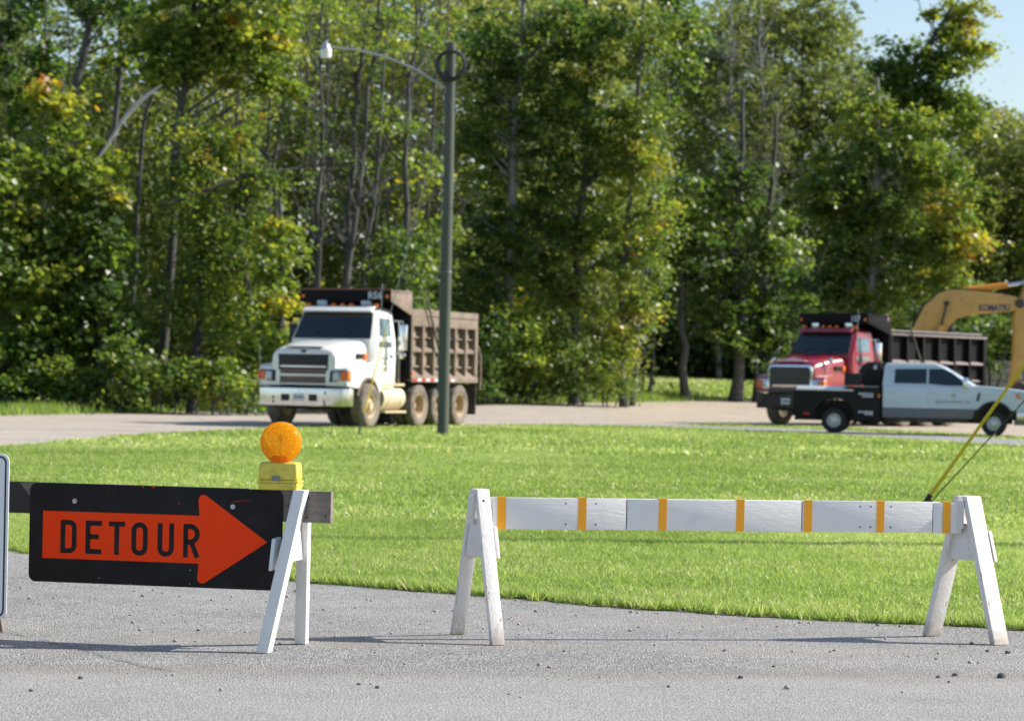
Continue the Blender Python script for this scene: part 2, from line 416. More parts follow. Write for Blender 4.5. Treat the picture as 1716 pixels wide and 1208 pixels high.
def sheet(name, near, far, m, lift, cols=120, rows=24):
    """a strip of paving between two edges given as (x, y) ground points"""
    def resample(pts):
        p = np.array([(q[0], q[1]) for q in pts]); s = np.concatenate([[0], np.cumsum(np.linalg.norm(np.diff(p, axis=0), axis=1))])
        u = np.linspace(0, s[-1], cols); return np.stack([np.interp(u, s, p[:, 0]), np.interp(u, s, p[:, 1])], 1)
    a, b = resample(near), resample(far)
    k = np.linspace(0, 1, rows)[:, None, None]
    g = a[None] * (1 - k) + b[None] * k
    v = np.concatenate([g, (terr(g[..., 0], g[..., 1]) + lift)[..., None]], -1).reshape(-1, 3)
    i = (np.arange(rows - 1)[:, None] * cols + np.arange(cols - 1)[None]).ravel()
    o = tag(np_mesh(name, v, np.stack([i, i + 1, i + cols + 1, i + cols], 1), m), kind='structure')
    return np.concatenate([a, b[::-1]])

def edge(pts, wob=0., seed=0):
    r = random.Random(seed); out = []
    for (a, b) in zip(pts, pts[1:]):
        n = 6
        for k in range(n):
            t = k / n; g = ground(a[0] + (b[0] - a[0]) * t, a[1] + (b[1] - a[1]) * t)
            out.append((g.x + r.uniform(-wob, wob), g.y + r.uniform(-wob, wob)))
    g = ground(*pts[-1]); out.append((g.x, g.y))
    return out

road_edge = edge([(-420, 893), (0, 922), (250, 950), (520, 976), (760, 996), (1000, 1016), (1300, 1036), (1716, 1056), (2150, 1077)], .035, 3)
x0, y0 = road_edge[0]; x1, y1 = road_edge[-1]
road_far = [(x0 - 60, y0 + 34)] + road_edge + [(x1 + 25, y1 - 12)]
road_poly = sheet('road', [(x0 - 62, -12), (x1 + 25, -12)], road_far, M['road'], .010, 160, 30)
drive_near = edge([(-900, 842), (-380, 785), (0, 749), (130, 738), (250, 728), (420, 719), (600, 716), (800, 713.5), (950, 712), (1060, 713), (1160, 713)], .12, 5)
drive_far = edge([(-900, 712), (-380, 702), (0, 696), (150, 692.5), (430, 688), (600, 683), (800, 676), (1040, 675), (1160, 672)], .12, 6)
drive_poly = sheet('drive', drive_near, drive_far, M['drive'], .008)
lot_near = edge([(1020, 712.6), (1160, 712.6), (1240, 712.5), (1400, 716.5), (1550, 724.5), (1716, 733), (2000, 748)], .1, 7)
lot_far = edge([(1020, 675), (1100, 672.5), (1280, 669.5), (1450, 669), (1600, 672), (1716, 676), (2000, 684)], .1, 8)
lot_poly = sheet('dirt_lot', lot_near, lot_far, M['lot'], .013)
path_near = edge([(960, 713), (1060, 714.5), (1150, 718), (1250, 722), (1400, 729), (1550, 738), (1716, 748), (2000, 765)], .05, 9)
path_far = edge([(960, 711.8), (1060, 711.8), (1150, 713.5), (1250, 716.5), (1400, 721.5), (1550, 729.5), (1716, 738.5), (2000, 753)], .05, 10)
path_poly = sheet('path', path_near, path_far, M['path'], .018, 120, 6)

track_poly = sheet('far_track', edge([(1030, 641), (1120, 640), (1235, 638.5), (1330, 637)], .3, 14), edge([(1030, 635), (1120, 635.5), (1235, 635.5), (1330, 635)], .3, 15), M['lot'], .02, 40, 8)

def inside(poly, x, y):
    r = np.zeros(len(x), bool); n = len(poly)
    px, py = poly[:, 0], poly[:, 1]
    for i in range(n):
        j = i - 1
        c = (py[i] > y) != (py[j] > y)
        if c.any():
            r ^= c & (x < (px[j] - px[i]) * (y - py[i]) / (py[j] - py[i] + 1e-12) + px[i])
    return r

# ------------------------------------------------------------------ grass
rng = np.random.default_rng(11)
def vnoise(x, y, s, seed):
    g = np.random.default_rng(seed).random((64, 64)); u, v = x / s, y / s
    i, j = np.floor(u).astype(int), np.floor(v).astype(int); a, b = u - i, v - j
    a = a * a * (3 - 2 * a); b = b * b * (3 - 2 * b)
    q = lambda p, r: g[p % 64, r % 64]
    return (q(i, j) * (1 - a) + q(i + 1, j) * a) * (1 - b) + (q(i, j + 1) * (1 - a) + q(i + 1, j + 1) * a) * b

def blades(y0, y1, dens, w, h, extra=3.0, hmul=None):
    area = .2 * (y1 * y1 - y0 * y0) + 2 * extra * (y1 - y0)
    n = int(area * dens)
    y = np.sqrt(rng.random(n) * (y1 * y1 - y0 * y0) + y0 * y0)
    x = (rng.random(n) * 2 - 1) * (.2 * y + extra)
    k = np.ones(n, bool)
    for p in (road_poly, drive_poly, lot_poly, path_poly): k &= ~inside(p, x, y)
    x, y = x[k], y[k]; n = len(x)
    cl = vnoise(x, y, .35, 1) * .6 + vnoise(x, y, 1.3, 2) * .4
    patch = vnoise(x, y, 3.2, 3)
    hh = h * (.45 + .9 * cl) * rng.uniform(.6, 1.35, n)
    tall = rng.random(n) < .012; hh[tall] *= 1.9
    ww = w * rng.uniform(.7, 1.4, n)
    a = rng.uniform(0, 2 * np.pi, n); lean = rng.uniform(.2, 1.5, n) * hh; la = rng.uniform(0, 2 * np.pi, n)
    z = terr(x, y)
    base = np.stack([x, y, z], 1); side = np.stack([np.cos(a), np.sin(a), np.zeros(n)], 1) * ww[:, None] / 2
    tip = base + np.stack([np.cos(la) * lean, np.sin(la) * lean, hh], 1)
    v = np.stack([base - side, base + side, tip], 1).reshape(-1, 3)
    t = np.clip(.03 + .48 * patch + .33 * cl + rng.normal(0, .17, n), 0, .9)
    straw = rng.random(n) < .03 + .10 * (vnoise(x, y, .9, 61) > .62); t[straw] = rng.uniform(.9, 1, straw.sum())
    return v, np.repeat(t, 3)
bl = [blades(13.2, 24, 4800, .006, .034, 3), blades(24, 45, 1000, .0145, .038, 3), blades(45, 82, 200, .040, .055, 4), blades(82, 165, 18, .12, .08, 5)]
def edge_tufts(n):
    p = np.array(road_edge); u = rng.random(n) * (len(p) - 1); i = u.astype(int); a_ = (u - i)[:, None]; q = p[i] * (1 - a_) + p[i + 1] * a_
    off = np.abs(rng.normal(0, .07, n)) - .075 * (vnoise(u * 9, u * 3, 1.0, 31) > .45) - .02
    x, y = q[:, 0] + off * .55, q[:, 1] + off * .8; k = (np.abs(x) < .2 * y + 2); x, y = x[k], y[k]; n = len(x)
    hh = .065 * rng.uniform(.3, 1.3, n); a = rng.uniform(0, 6.28, n); la = rng.uniform(0, 6.28, n); ln = hh * rng.uniform(.3, 1.4, n)
    b = np.stack([x, y, np.full(n, .008)], 1); sd = np.stack([np.cos(a), np.sin(a), 0 * a], 1) * .0035
    tip = b + np.stack([np.cos(la) * ln, np.sin(la) * ln, hh], 1)
    return np.stack([b - sd, b + sd, tip], 1).reshape(-1, 3), np.repeat(np.clip(rng.normal(.5, .25, n), 0, 1), 3)
bl.append(edge_tufts(26000))
gv = np.concatenate([b[0] for b in bl]); gt = np.concatenate([b[1] for b in bl])
tag(np_mesh('grass', gv, np.arange(len(gv)).reshape(-1, 3), M['blade'], tint=gt), 'short bright green grass of the lawn behind the barricades', 'grass', kind='stuff')

# taller unmown grass along the foot of the wood on the left
def verge(pts, n, h, w, seed):
    r = np.random.default_rng(seed); p = np.array([(q[0], q[1]) for q in pts])
    s = np.concatenate([[0], np.cumsum(np.linalg.norm(np.diff(p, axis=0), axis=1))]); u = r.random(n) * s[-1]
    x = np.interp(u, s, p[:, 0]) + r.normal(0, .5, n); y = np.interp(u, s, p[:, 1]) + r.uniform(.4, 5.5, n)
    hh = h * r.uniform(.3, 1.2, n) * (.5 + vnoise(x, y, 1.1, 9)); a = r.uniform(0, 6.28, n); la = r.uniform(0, 6.28, n)
    b = np.stack([x, y, terr(x, y)], 1); sd = np.stack([np.cos(a), np.sin(a), 0 * a], 1) * w / 2
    tip = b + np.stack([np.cos(la) * hh * .4, np.sin(la) * hh * .4, hh], 1)
    return np.stack([b - sd, b + sd, tip], 1).reshape(-1, 3), np.repeat(np.clip(r.normal(.2, .2, n), 0, 1), 3)
v1, t1 = verge(drive_far, 30000, .30, .04, 21)
tag(np_mesh('verge_grass', v1, np.arange(len(v1)).reshape(-1, 3), M['blade'], tint=t1), 'taller rough grass between the far drive and the wood', 'grass', kind='stuff')

# gritty soil where the lawn meets the asphalt
_re = np.array(road_edge); _q = np.random.default_rng(77)
_u = np.linspace(0, len(_re) - 1, 420); _e = np.stack([np.interp(_u, np.arange(len(_re)), _re[:, i]) for i in (0, 1)], 1)
_w = .015 + .11 * np.clip(vnoise(_u * 2.1, _u * .3, 1.0, 51) * 1.6 - .45, 0, 1) + _q.uniform(0, .018, len(_u))
sheet('edge_soil', [tuple(p) for p in np.stack([_e[:, 0] - _w * .5, _e[:, 1] - _w * .85], 1)], [tuple(p) for p in _e + np.array((.04, .07))], M['edge_soil'], .0142, 700, 3)

# gravel and loose stones on the near road
def pebble(r, seed, seg=6):
    q = random.Random(seed); b = B(); b.ball((0, 0, 0), (r, r * q.uniform(.7, 1), r * q.uniform(.5, .75)), seg, 5)
    for v in b.bm.verts: v.co *= q.uniform(.82, 1.15)
    return b
_gr = np.random.default_rng(5); gvs, gfs, off = [], [], 0
oct_v = np.array([(1, 0, 0), (0, 1, 0), (-1, 0, 0), (0, -1, 0), (0, 0, .7), (0, 0, -.5)]); oct_f = np.array([(0, 1, 4), (1, 2, 4), (2, 3, 4), (3, 0, 4), (1, 0, 5), (2, 1, 5), (3, 2, 5), (0, 3, 5)])
n = 2000
yy = np.sqrt(_gr.random(n)) * 9 + 10.5; xx = (_gr.random(n) * 2 - 1) * (.2 * yy + .5)
pe = np.array(road_edge); near_edge = np.interp(xx, pe[:, 0], pe[:, 1]) - yy
keep = (near_edge > -.1) & (_gr.random(n) < np.where(near_edge < .5, 1, .45)); xx, yy = xx[keep], yy[keep]; n = len(xx)
rr = _gr.gamma(2.2, .0022, n) + .003; ang = _gr.uniform(0, 6.28, n)
c, s = np.cos(ang), np.sin(ang)
ov = oct_v[None] * _gr.uniform(.7, 1.2, (n, 6, 1)) * rr[:, None, None]
ov = np.stack([ov[..., 0] * c[:, None] - ov[..., 1] * s[:, None], ov[..., 0] * s[:, None] + ov[..., 1] * c[:, None], ov[..., 2]], -1)
ov += np.stack([xx, yy, .010 + rr * .3], 1)[:, None]
tag(np_mesh('gravel', ov.reshape(-1, 3), (oct_f[None] + (np.arange(n) * 6)[:, None, None]).reshape(-1, 3), M['stone_pale']), 'fine loose gravel scattered over the grey road', 'gravel', kind='stuff')
crack = [ground(*q) for q in ((-60, 1052), (0, 1063), (45, 1070), (95, 1083), (140, 1092), (190, 1108), (245, 1121), (300, 1130))]
cb_ = B(); rq = random.Random(12); prev = None
for p_, q_ in zip(crack, crack[1:]):
    for k in range(5):
        c_ = p_.lerp(q_, k / 5) + Vector((rq.uniform(-.012, .012), rq.uniform(-.02, .02), .0145)); w_ = rq.uniform(.003, .010)
        cur = (c_ - Vector((0, w_, 0)), c_ + Vector((0, w_, 0)))
        if prev: cb_.quad(prev[0], cur[0], cur[1], prev[1])
        prev = cur
tag(cb_.build('road_crack', M['stone'], smooth=False), kind='structure')
stones = [(1678, 1139, .021, 'largest dark stone on the road, near the bottom right corner'), (1688, 1098, .015, None), (1655, 1095, .011, None), (1600, 1136, .014, None), (1572, 1139, .011, None), (1590, 1147, .009, None),
          (1628, 1083, .012, None), (1241, 1140, .014, None), (1214, 1094, .009, None), (1296, 1121, .009, None), (135, 1141, .012, None), (52, 1162, .010, None), (632, 1157, .011, None), (601, 1151, .010, None), (945, 1095, .008, None), (838, 1008, .009, None), (332, 1060, .009, None), (1470, 1051, .011, None), (1508, 1053, .009, None), (1120, 1155, .009, None), (1398, 1094, .008, None), (897, 1028, .010, None)]
for i, (px, py, r, lab) in enumerate(stones):
    g = ground(px, py)
    o = pebble(r, i + 2).build('loose_stone', M['stone'], loc=(g.x, g.y, .010 + r * .4))
    tag(o, lab or 'small dark stone lying loose on the grey road', 'stone', 'loose stones on the road')

# ------------------------------------------------------------------ the two sawhorse barricades
# local frame: x along the rail, -y towards the camera, z up
def screws(parent, pts, r=.006, m=None):
    b = B()
    for p in pts: b.lathe([(0, r), (-.002, r * .8), (-.002, 0)], p, 'y', 8)
    return tag(b.build('screw_heads', m or M['black_paint'], parent), kind='stuff')

def leg(parent, x, ysgn, spread, top, m, w=.085, th=.036, foot_x=0., y_top=.045):
    b = B(); a = Vector((x, ysgn * y_top, top)); f = Vector((x + foot_x, ysgn * spread, .012))
    d = (a - f).normalized()
    sd = Vector((1, 0, 0)); sd = (sd - d * sd.dot(d)).normalized(); t = d.cross(sd)
    def ringat(z):                                            # horizontal cuts at foot and top
        c = f + d * ((z - f.z) / d.z)
        out = []
        for i, j in ((-1, -1), (1, -1), (1, 1), (-1, 1)):
            p = c + sd * (i * w / 2) + t * (j * th / 2)
            p = p + d * ((z - p.z) / d.z); out.append(p)
        return out
    b.hexa(ringat(.012) + ringat(top))
    return b.build('leg', m, parent, bevel=.004)

# the white barricade on the right
ax = Vector((-.15, 13.10)); bx = Vector((2.33, 13.55)); dv = bx - ax
wb = empty('white_barricade', (ax.x, ax.y, .0), math.atan2(dv.y, dv.x))
tag(wb, 'white wooden sawhorse barricade with seven orange stripes standing on the road by the grass', 'barricade')
Lb = dv.length
for fx, yaw, sp, w_ in ((.005, R(12), .265, .066), (Lb - .02, R(25), .24, .10)):
    pl_ = dict(loc=(fx, 0, 0), rot=(0, 0, yaw))
    for sg in (-1, 1):
        o = leg(wb, 0, sg, sp, .745 if fx < 1 else .738, M['worn_paint'], w_, .034, 0, .026); o.location = pl_['loc']; o.rotation_euler = pl_['rot']
    br = B(); x0 = w_ / 2 + .004
    br.hexa([(x0, -.145, .415), (x0 + .02, -.145, .415), (x0 + .02, .145, .415), (x0, .145, .415), (x0, -.10, .565), (x0 + .02, -.10, .565), (x0 + .02, .10, .565), (x0, .10, .565)])
    br.build('cross_brace', M['worn_paint'], wb, bevel=.003, **pl_)
    g2 = B(); g2.prism([(-.105, .417), (.105, .417), (.05, .60), (-.05, .60)], -.028, .028, 'yz'); g2.build('gusset', M['worn_paint'], wb, bevel=.003, **pl_)
    c = B(); c.box(-w_ / 2 - .016, -w_ / 2 - .002, -.03, .03, .575, .715); c.build('cleat', M['worn_paint'], wb, bevel=.003, **pl_)
rl = B(); rl.box(.045, Lb - .045, -.004, .022, .553, .705); rl.build('rail', M['white_paint'], wb, bevel=.003)
fb = [(.068, .735), (.7375, 1.628), (1.631, 2.31), (2.3125, Lb - .055)]
for i, (p, q) in enumerate(fb):
    f = B(); dz = (.0, -.001, .001, -.002)[i]
    f.box(p + .0008, q - .0008, -.024 - (.0, .002, .001, .0)[i], -.0042, .552 + dz, .706 + dz); f.build('face_board', M['white_paint'], wb, bevel=.003)
for sx in (.110, .512, .917, 1.312, 1.66, 2.035, 2.383):
    s = B(); q = random.uniform(-.003, .003)
    pts = [(sx - .021 + q, .550), (sx + .020, .551), (sx + .021, .7085), (sx - .020, .7085)]
    s.prism(pts, -.0275, -.0265)
    s.box(sx - .020, sx + .0205, -.0275, .0235, .7072, .7085)
    s.build('stripe', M['orange_tape'], wb, smooth=False)
screws(wb, [(x, -.0265, z) for x in (.43, .58, 1.93, 1.985, 2.09) for z in (.578, .68)], .0045)
screws(wb, [(.015, -.062, .69), (.01, -.068, .60)], .006)

# the plank barricade on the left that carries the detour sign
ub = Vector((.97, -.24)); lx = Vector((-1.03, 12.51))
db = empty('plank_barricade', (lx.x, lx.y, 0), math.atan2(ub.y, ub.x))
tag(db, 'white legged sawhorse with weathered grey plank carrying the black and orange sign', 'barricade')
pl = B(); pl.box(-2.28, .215, -.019, .019, .600, .746)
plank = pl.build('plank', M['old_wood'], db, bevel=.003)
for sx in (-1.42, -1.98):
    s = B(); s.prism([(sx - .04, .6015), (sx + .20, .6015), (sx + .08, .7445), (sx - .16, .7445)], -.0215, -.0195); s.build('painted_stripe', M['black_paint'], plank, smooth=False)
tp = B(); tp.box(-1.9, -.2, -.0185, .0185, .7463, .7485); tp.build('painted_top_edge', M['black_paint'], plank, smooth=False)
screws(db, [(.10, -.0195, .625), (.105, -.0195, .715), (.19, -.0195, .63)], .005)
for fx in (.035, -2.1):
    leg(db, fx + .045, -1, .225, .752, M['white_paint'], .055, .062, -.105, .050)
    leg(db, fx + .03, 1, .225, .735, M['white_paint'], .055, .050, -.06, .047)
    br = B(); x0 = fx - .074
    br.hexa([(x0, -.15, .38), (x0 + .018, -.15, .38), (x0 + .018, .16, .40), (x0, .16, .40), (x0, -.11, .525), (x0 + .018, -.11, .525), (x0 + .018, .12, .54), (x0, .12, .54)])
    br.build('cross_brace', M['white_paint'], db, bevel=.003)
    g2 = B(); g2.prism([(-.13, .42), (.10, .42), (.05, .60), (-.05, .60)], fx - .028, fx + .012, 'yz'); g2.build('gusset', M['white_paint'], db, bevel=.003)

# detour sign: black panel, orange arrow, black letters
SW, SH = 1.225, .468
ds = empty('detour_sign', Vector((lx.x, lx.y, 0)) + Vector((ub.x, ub.y, 0)) * (-.060 - SW) , math.atan2(ub.y, ub.x))
tag(ds, 'black detour sign with bright orange arrow pointing right, bolted to the plank', 'sign')
Z0 = .279
ds.scale = (1.035, 1, 1)
def rrect(x0, x1, z0, z1, r, n=6):
    out = []
    for cx, cz, a0 in ((x1 - r, z1 - r, 0), (x0 + r, z1 - r, 90), (x0 + r, z0 + r, 180), (x1 - r, z0 + r, 270)):
        for k in range(n + 1):
            a = R(a0 + 90 * k / n); out.append((cx + r * math.cos(a), cz + r * math.sin(a)))
    return out
p = B(); p.prism(rrect(0, SW, Z0, Z0 + SH, .035), -.027, -.0215); p.build('panel', M['sign_black'], ds, bevel=.001, seg=1)
def arc(cx, cz, r, a0, a1, n=8): return [(cx + r * math.cos(R(a0 + (a1 - a0) * k / n)), cz + r * math.sin(R(a0 + (a1 - a0) * k / n))) for k in range(n + 1)]
zt = Z0 + SH
ar = [(.068, zt - .355), (.068, zt - .131), (.830, zt - .131), (.8235, zt - .060)] + arc(.8480, zt - .056, .0235, 185, 55, 6) + \
     [(1.155, zt - .244)] + arc(.8480, zt - .424, .0235, 305, 175, 6) + [(.830, zt - .355)]
a = B(); a.prism(ar, -.0285, -.0275); a.build('arrow', M['sign_orange'], ds, smooth=False)
def stroke(path, w, closed=False):
    """2-D ribbon of constant width with mitred bends -> quads"""
    n = len(path); P = [Vector(q) for q in path]; L = []; Rr = []
    for i in range(n):
        if closed: d0 = (P[i] - P[i - 1]).normalized(); d1 = (P[(i + 1) % n] - P[i]).normalized()
        else:
            d0 = (P[i] - P[i - 1]).normalized() if i else (P[1] - P[0]).normalized()
            d1 = (P[i + 1] - P[i]).normalized() if i < n - 1 else d0
        nn = Vector((-(d0.y + d1.y), d0.x + d1.x)).normalized(); k = w / 2 / max(.4, nn.dot(Vector((-d0.y, d0.x))))
        L.append(P[i] + nn * k); Rr.append(P[i] - nn * k)
    return L, Rr
LH, LWd, ST = .157, .079, .0232
def letter(kind):
    h, w, t = LH, LWd, ST; e = t / 2
    oval = arc(w / 2, h - w / 2, w / 2 - e, 180, 0, 10) + arc(w / 2, w / 2, w / 2 - e, 0, -180, 10)
    return {'D': [([(e, e), (e, h - e), (w * .42, h - e)] + arc(w - .036, h - .036, .036 - e, 80, 0, 6) + arc(w - .036, .036, .036 - e, 0, -80, 6) + [(w * .42, e)], True)],
            'E': [([(w, e), (e, e), (e, h - e), (w, h - e)], False), ([(e, h * .52), (w * .82, h * .52)], False)],
            'T': [([(0, h - e), (w, h - e)], False), ([(w / 2, 0), (w / 2, h - t)], False)],
            'O': [(oval, True)],
            'U': [([(e, h)] + arc(w / 2, w / 2, w / 2 - e, 180, 360, 12) + [(w - e, h)], False)],
            'R': [([(e, 0), (e, h - e)] + arc(w - e - .037, .1092, .037, 90, -90, 8) + [(e, .0722)], False),
                  ([(w * .5, h * .45), (w - e * .9, 0)], False)]}[kind]
for ch, lx0 in zip('DETOUR', (.156, .279, .392, .503, .630, .754)):
    b = B(); zb = zt - .328
    for path, closed in letter(ch):
        Lf, Rg = stroke(path, ST, closed); n = len(Lf)
        for i in range(n if closed else n - 1):
            j = (i + 1) % n
            b.quad(*[(lx0 + q.x, -.0291, zb + q.y) for q in (Lf[i], Lf[j], Rg[j], Rg[i])])
    bm = b.bm
    bmesh.ops.remove_doubles(bm, verts=bm.verts, dist=1e-5)
    b.build('letter', M['sign_black'], ds, smooth=False)
for bx_, bz in ((.222, zt - .081), (.988, zt - .084)):
    w = B(); w.lathe([(-.0275, .0125), (-.030, .0115), (-.030, .0055)], (bx_, 0, bz), 'y', 16); w.lathe([(-.0295, .006), (-.034, .0055), (-.034, 0)], (bx_, 0, bz), 'y', 6)
    w.build('bolt', M['steel'], ds)
nail = B()
for q in ((.79, .40), (.788, .463), (.35, .452)): nail.lathe([(-.0272, .0032), (-.029, .002), (-.029, 0)], (q[0], 0, zt - q[1] + .012), 'y', 6)
tag(nail.build('nail_heads', M['steel'], ds), kind='stuff')
sc = B()
for (px, pz, s) in ((.50, .466, .004), (.725, .078, .0035), (.60, .006, .006), (.55, .007, .004)): sc.box(px, px + s * 1.6, -.0278, -.0272, zt - pz, zt - pz + s)
sc.hexa([(.985, -.0278, zt - .062), (1.075, -.0278, zt - .050), (1.075, -.0272, zt - .050), (.985, -.0272, zt - .062), (.985, -.0278, zt - .0608), (1.075, -.0278, zt - .0492), (1.075, -.0272, zt - .0492), (.985, -.0272, zt - .0608)])
tag(sc.build('orange_scuffs', M['sign_orange'], ds, smooth=False), kind='stuff')

# amber warning light on the plank
lp = Vector((lx.x, lx.y, 0)) + Vector((ub.x, ub.y, 0)) * (-.040)
wl_ = empty('warning_light', (lp.x, lp.y, .747), math.atan2(ub.y, ub.x) + R(3))
tag(wl_, 'round amber warning light on yellow battery box on top of the plank', 'warning light')
b = B(); b.loft([[(-.092, -.047, 0), (.092, -.047, 0), (.092, .047, 0), (-.092, .047, 0)], [(-.097, -.05, .036), (.097, -.05, .036), (.097, .05, .036), (-.097, .05, .036)]])
b.build('battery_case', M['yellow_plastic'], wl_, bevel=.010, seg=3)
b = B(); b.loft([[(-.0990, -.052, .035), (.0990, -.052, .035), (.0990, .052, .035), (-.0990, .052, .035)], [(-.0990, -.052, .046), (.0990, -.052, .046), (.0990, .052, .046), (-.0990, .052, .046)]])
b.build('case_rim', M['yellow_plastic'], wl_, bevel=.004)
b = B(); b.loft([[(-.0965, -.05, .045), (.0965, -.05, .045), (.0965, .05, .045), (-.0965, .05, .045)], [(-.091, -.044, .130), (.091, -.044, .130), (.091, .044, .130), (-.091, .044, .130)]])
b.build('case_lid', M['yellow_plastic'], wl_, bevel=.016, seg=3)
b = B(); b.box(-.028, .012, -.057, -.044, .043, .066); b.build('latch', M['grey_plastic'], wl_, bevel=.003)
b = B(); b.tube([(0, 0, .13), (0, 0, .16)], [.05, .040], 16); b.build('neck', M['amber'], wl_)
cz = .222
b = B()
prof = [(-.046, 0.001)] + [(-.046 + .020 * (k / 9) ** 2.2 + (.0022 if k in (3, 6) else 0), .078 * k / 9) for k in range(1, 10)] + [(-.027, .084), (-.030, .090), (-.022, .0955), (-.010, .0955), (-.008, .091), (-.001, .091)]
b.lathe(prof, (0, 0, cz), 'y', 44)
f_ = max(b.bm.faces, key=lambda q: q.calc_area()); b.bm.faces.remove(f_)
b2 = B(); b2.lathe([(.001, .091), (.008, .091), (.012, .0955), (.022, .0955), (.026, .083)] + [(.048 - .022 * (k / 7) ** 2.2, .083 * k / 7) for k in range(6, -1, -1)], (0, 0, cz), 'y', 40)
f_ = max(b2.bm.faces, key=lambda q: q.calc_area()); b2.bm.faces.remove(f_)
b2.build('back_lens', M['amber_back'], wl_, ang=50)
lens = b.build('lens', M['amber'], wl_, ang=50)
b = B(); b.tube([(0, 0, .15), (0, 0, .235)], .012, 8); b.ball((0, 0, .24), (.016, .016, .022), 8, 6); b.build('bulb', M['lamp_bowl'], wl_)

# white sign cut by the left edge of the picture, on its own wooden frame
e0 = at_depth(13.5, 900, 12.35)
rs = empty('road_sign', (e0.x, e0.y, 0), R(-6))
tag(rs, 'white sign with dark border line and rounded corners at the far left', 'sign')
zlo, zhi = .135, .897
b = B(); b.prism(rrect(-1.22, 0, zlo, zhi, .038), -.003, .003); b.build('panel', M['sign_white'], rs, bevel=.001, seg=1)
bo = B(); o_ = rrect(-1.208, -.012, zlo + .012, zhi - .012, .030); i_ = rrect(-1.200, -.020, zlo + .020, zhi - .020, .024)
n_ = len(o_)
for k in range(n_): bo.quad(*[(q[0], -.0042, q[1]) for q in (o_[k], o_[(k + 1) % n_], i_[(k + 1) % n_], i_[k])])
bo.build('border', M['navy'], rs, smooth=False)
for x in (-1.0, -.22):
    b = B(); b.box(x - .045, x + .045, .004, .042, .012, .87); b.build('post', M['old_wood'], rs, bevel=.003)
    b = B(); b.bar((x, .06, .80), (x, .55, .03), .09, .036, (1, 0, 0)); b.build('strut', M['old_wood'], rs, bevel=.003)

# ------------------------------------------------------------------ utility pole with its lamp, coil and guy wire
pg = ground(742, 730)
PH = 8.45
up_ = empty('utility_pole', (pg.x, pg.y, -.02))
tag(up_, 'tall wooden pole with black cable coil near its top, before the white truck', 'utility pole')
b = B(); b.tube([(0, 0, 0), (0, 0, 2.5), (.015, 0, 5.5), (.02, 0, PH)], [.122, .118, .108, .097], 16); b.build('pole', M['pole_wood'], up_)
def toru(b, c, Rr, r, n=36, m=8, wob=0.):
    q = random.Random(4); rings = []
    for k in range(n):
        a = 2 * math.pi * k / n; rr = Rr + wob * math.sin(3 * a + q.random() * .3)
        ctr = Vector((c[0] + rr * math.cos(a), c[1], c[2] + rr * math.sin(a)))
        rings.append([ctr + Vector((math.cos(a), 0, math.sin(a))) * (r * math.cos(2 * math.pi * j / m)) + Vector((0, 1, 0)) * (r * math.sin(2 * math.pi * j / m)) for j in range(m)])
    rings.append(rings[0]); b.loft(rings, False)
b = B()
for (dx, dz, rr, yy_) in ((0, 0, .30, -.135), (.012, .01, .285, -.15), (-.01, -.012, .312, -.15), (.005, .005, .30, -.17), (-.006, .0, .29, -.185)): toru(b, (.03 + dx, yy_, PH - .50 + dz), rr, .032, wob=.008)
b.build('cable_coil', M['cable'], up_)
b = B(); b.box(-.16, -.07, -.10, -.02, PH - .86, PH - .62); b.build('junction_box', M['cable'], up_, bevel=.01)
b = B(); b.tube([(-.10, -.05, PH - .97), (-.7, -.18, PH - .62), (-1.4, -.30, PH - .36), (-2.0, -.40, PH - .24), (-2.56, -.48, PH - .21)], .024, 8); b.build('lamp_arm', M['steel'], up_)
b = B(); b.tube([(-.02, -.1, PH - .28), (-1.0, -.25, PH - .25), (-1.95, -.4, PH - .235)], .007, 5); b.build('feed_wire', M['wire'], up_)
lamp_c = Vector((-2.63, -.49, PH - .235))
b = B(); b.lathe([(.17, .0), (.165, .03), (.10, .035), (.095, .075), (.03, .085), (-.0, .11), (-.04, .125)], lamp_c, 'z', 18); hd = b.build('lamp_head', M['lamp_body'], up_)
b = B(); b.lathe([(.235, .0), (.23, .028), (.165, .032)], lamp_c, 'z', 12); b.build('photocell', M['cable'], hd)
b = B(); b.lathe([(-.04, .128), (-.12, .125), (-.20, .112), (-.215, .09), (-.215, 0)], lamp_c, 'z', 20); b.build('lamp_bowl', M['lamp_bowl'], hd)
b = B(); toru(b, (0, 0, 0), .122, .010, 24, 6)
for v in b.bm.verts: v.co = Vector((v.co.x, v.co.z, v.co.y + .02 * v.co.x))
b.tube([(-.10, -.06, .0), (-.17, -.09, -.06), (-.22, -.09, -.10)], .008, 5)
b.build('rope_tie', M['wire'], up_, loc=(0.01, 0, 3.52))
b = B(); b.tube([(.09, -.06, 4.9), (.16, -.1, 4.93), (.20, -.1, 4.99)], .008, 5); b.build('wire_tail', M['wire'], up_)
b = B(); b.tube([(-.12, -.05, 1.0), (-.125, -.05, 4.5), (-.105, -.05, PH - .8)], .008, 5); b.build('down_wire', M['wire'], up_)

ag = ground(600, 729)
gw = empty('guy_wire', (ag.x, ag.y, 0))
tag(gw, 'thin steel guy wire with yellow guard crossing the white truck down to the grass', 'guy wire')
topw = Vector((pg.x - .09 - ag.x, pg.y - ag.y, PH - 1.35))
b = B(); b.tube([(0, 0, .05), topw * .5 + Vector((0, 0, -.03)), topw], .0085, 6); b.build('strand', M['wire'], gw)
b = B(); b.tube([topw * .065, topw * .33], [.018, .014], 8); b.build('yellow_guard', M['guard_yellow'], gw)
b = B(); b.tube([(0, 0, -.05), topw * .07], .015, 6); b.build('anchor_rod', M['cable'], gw)

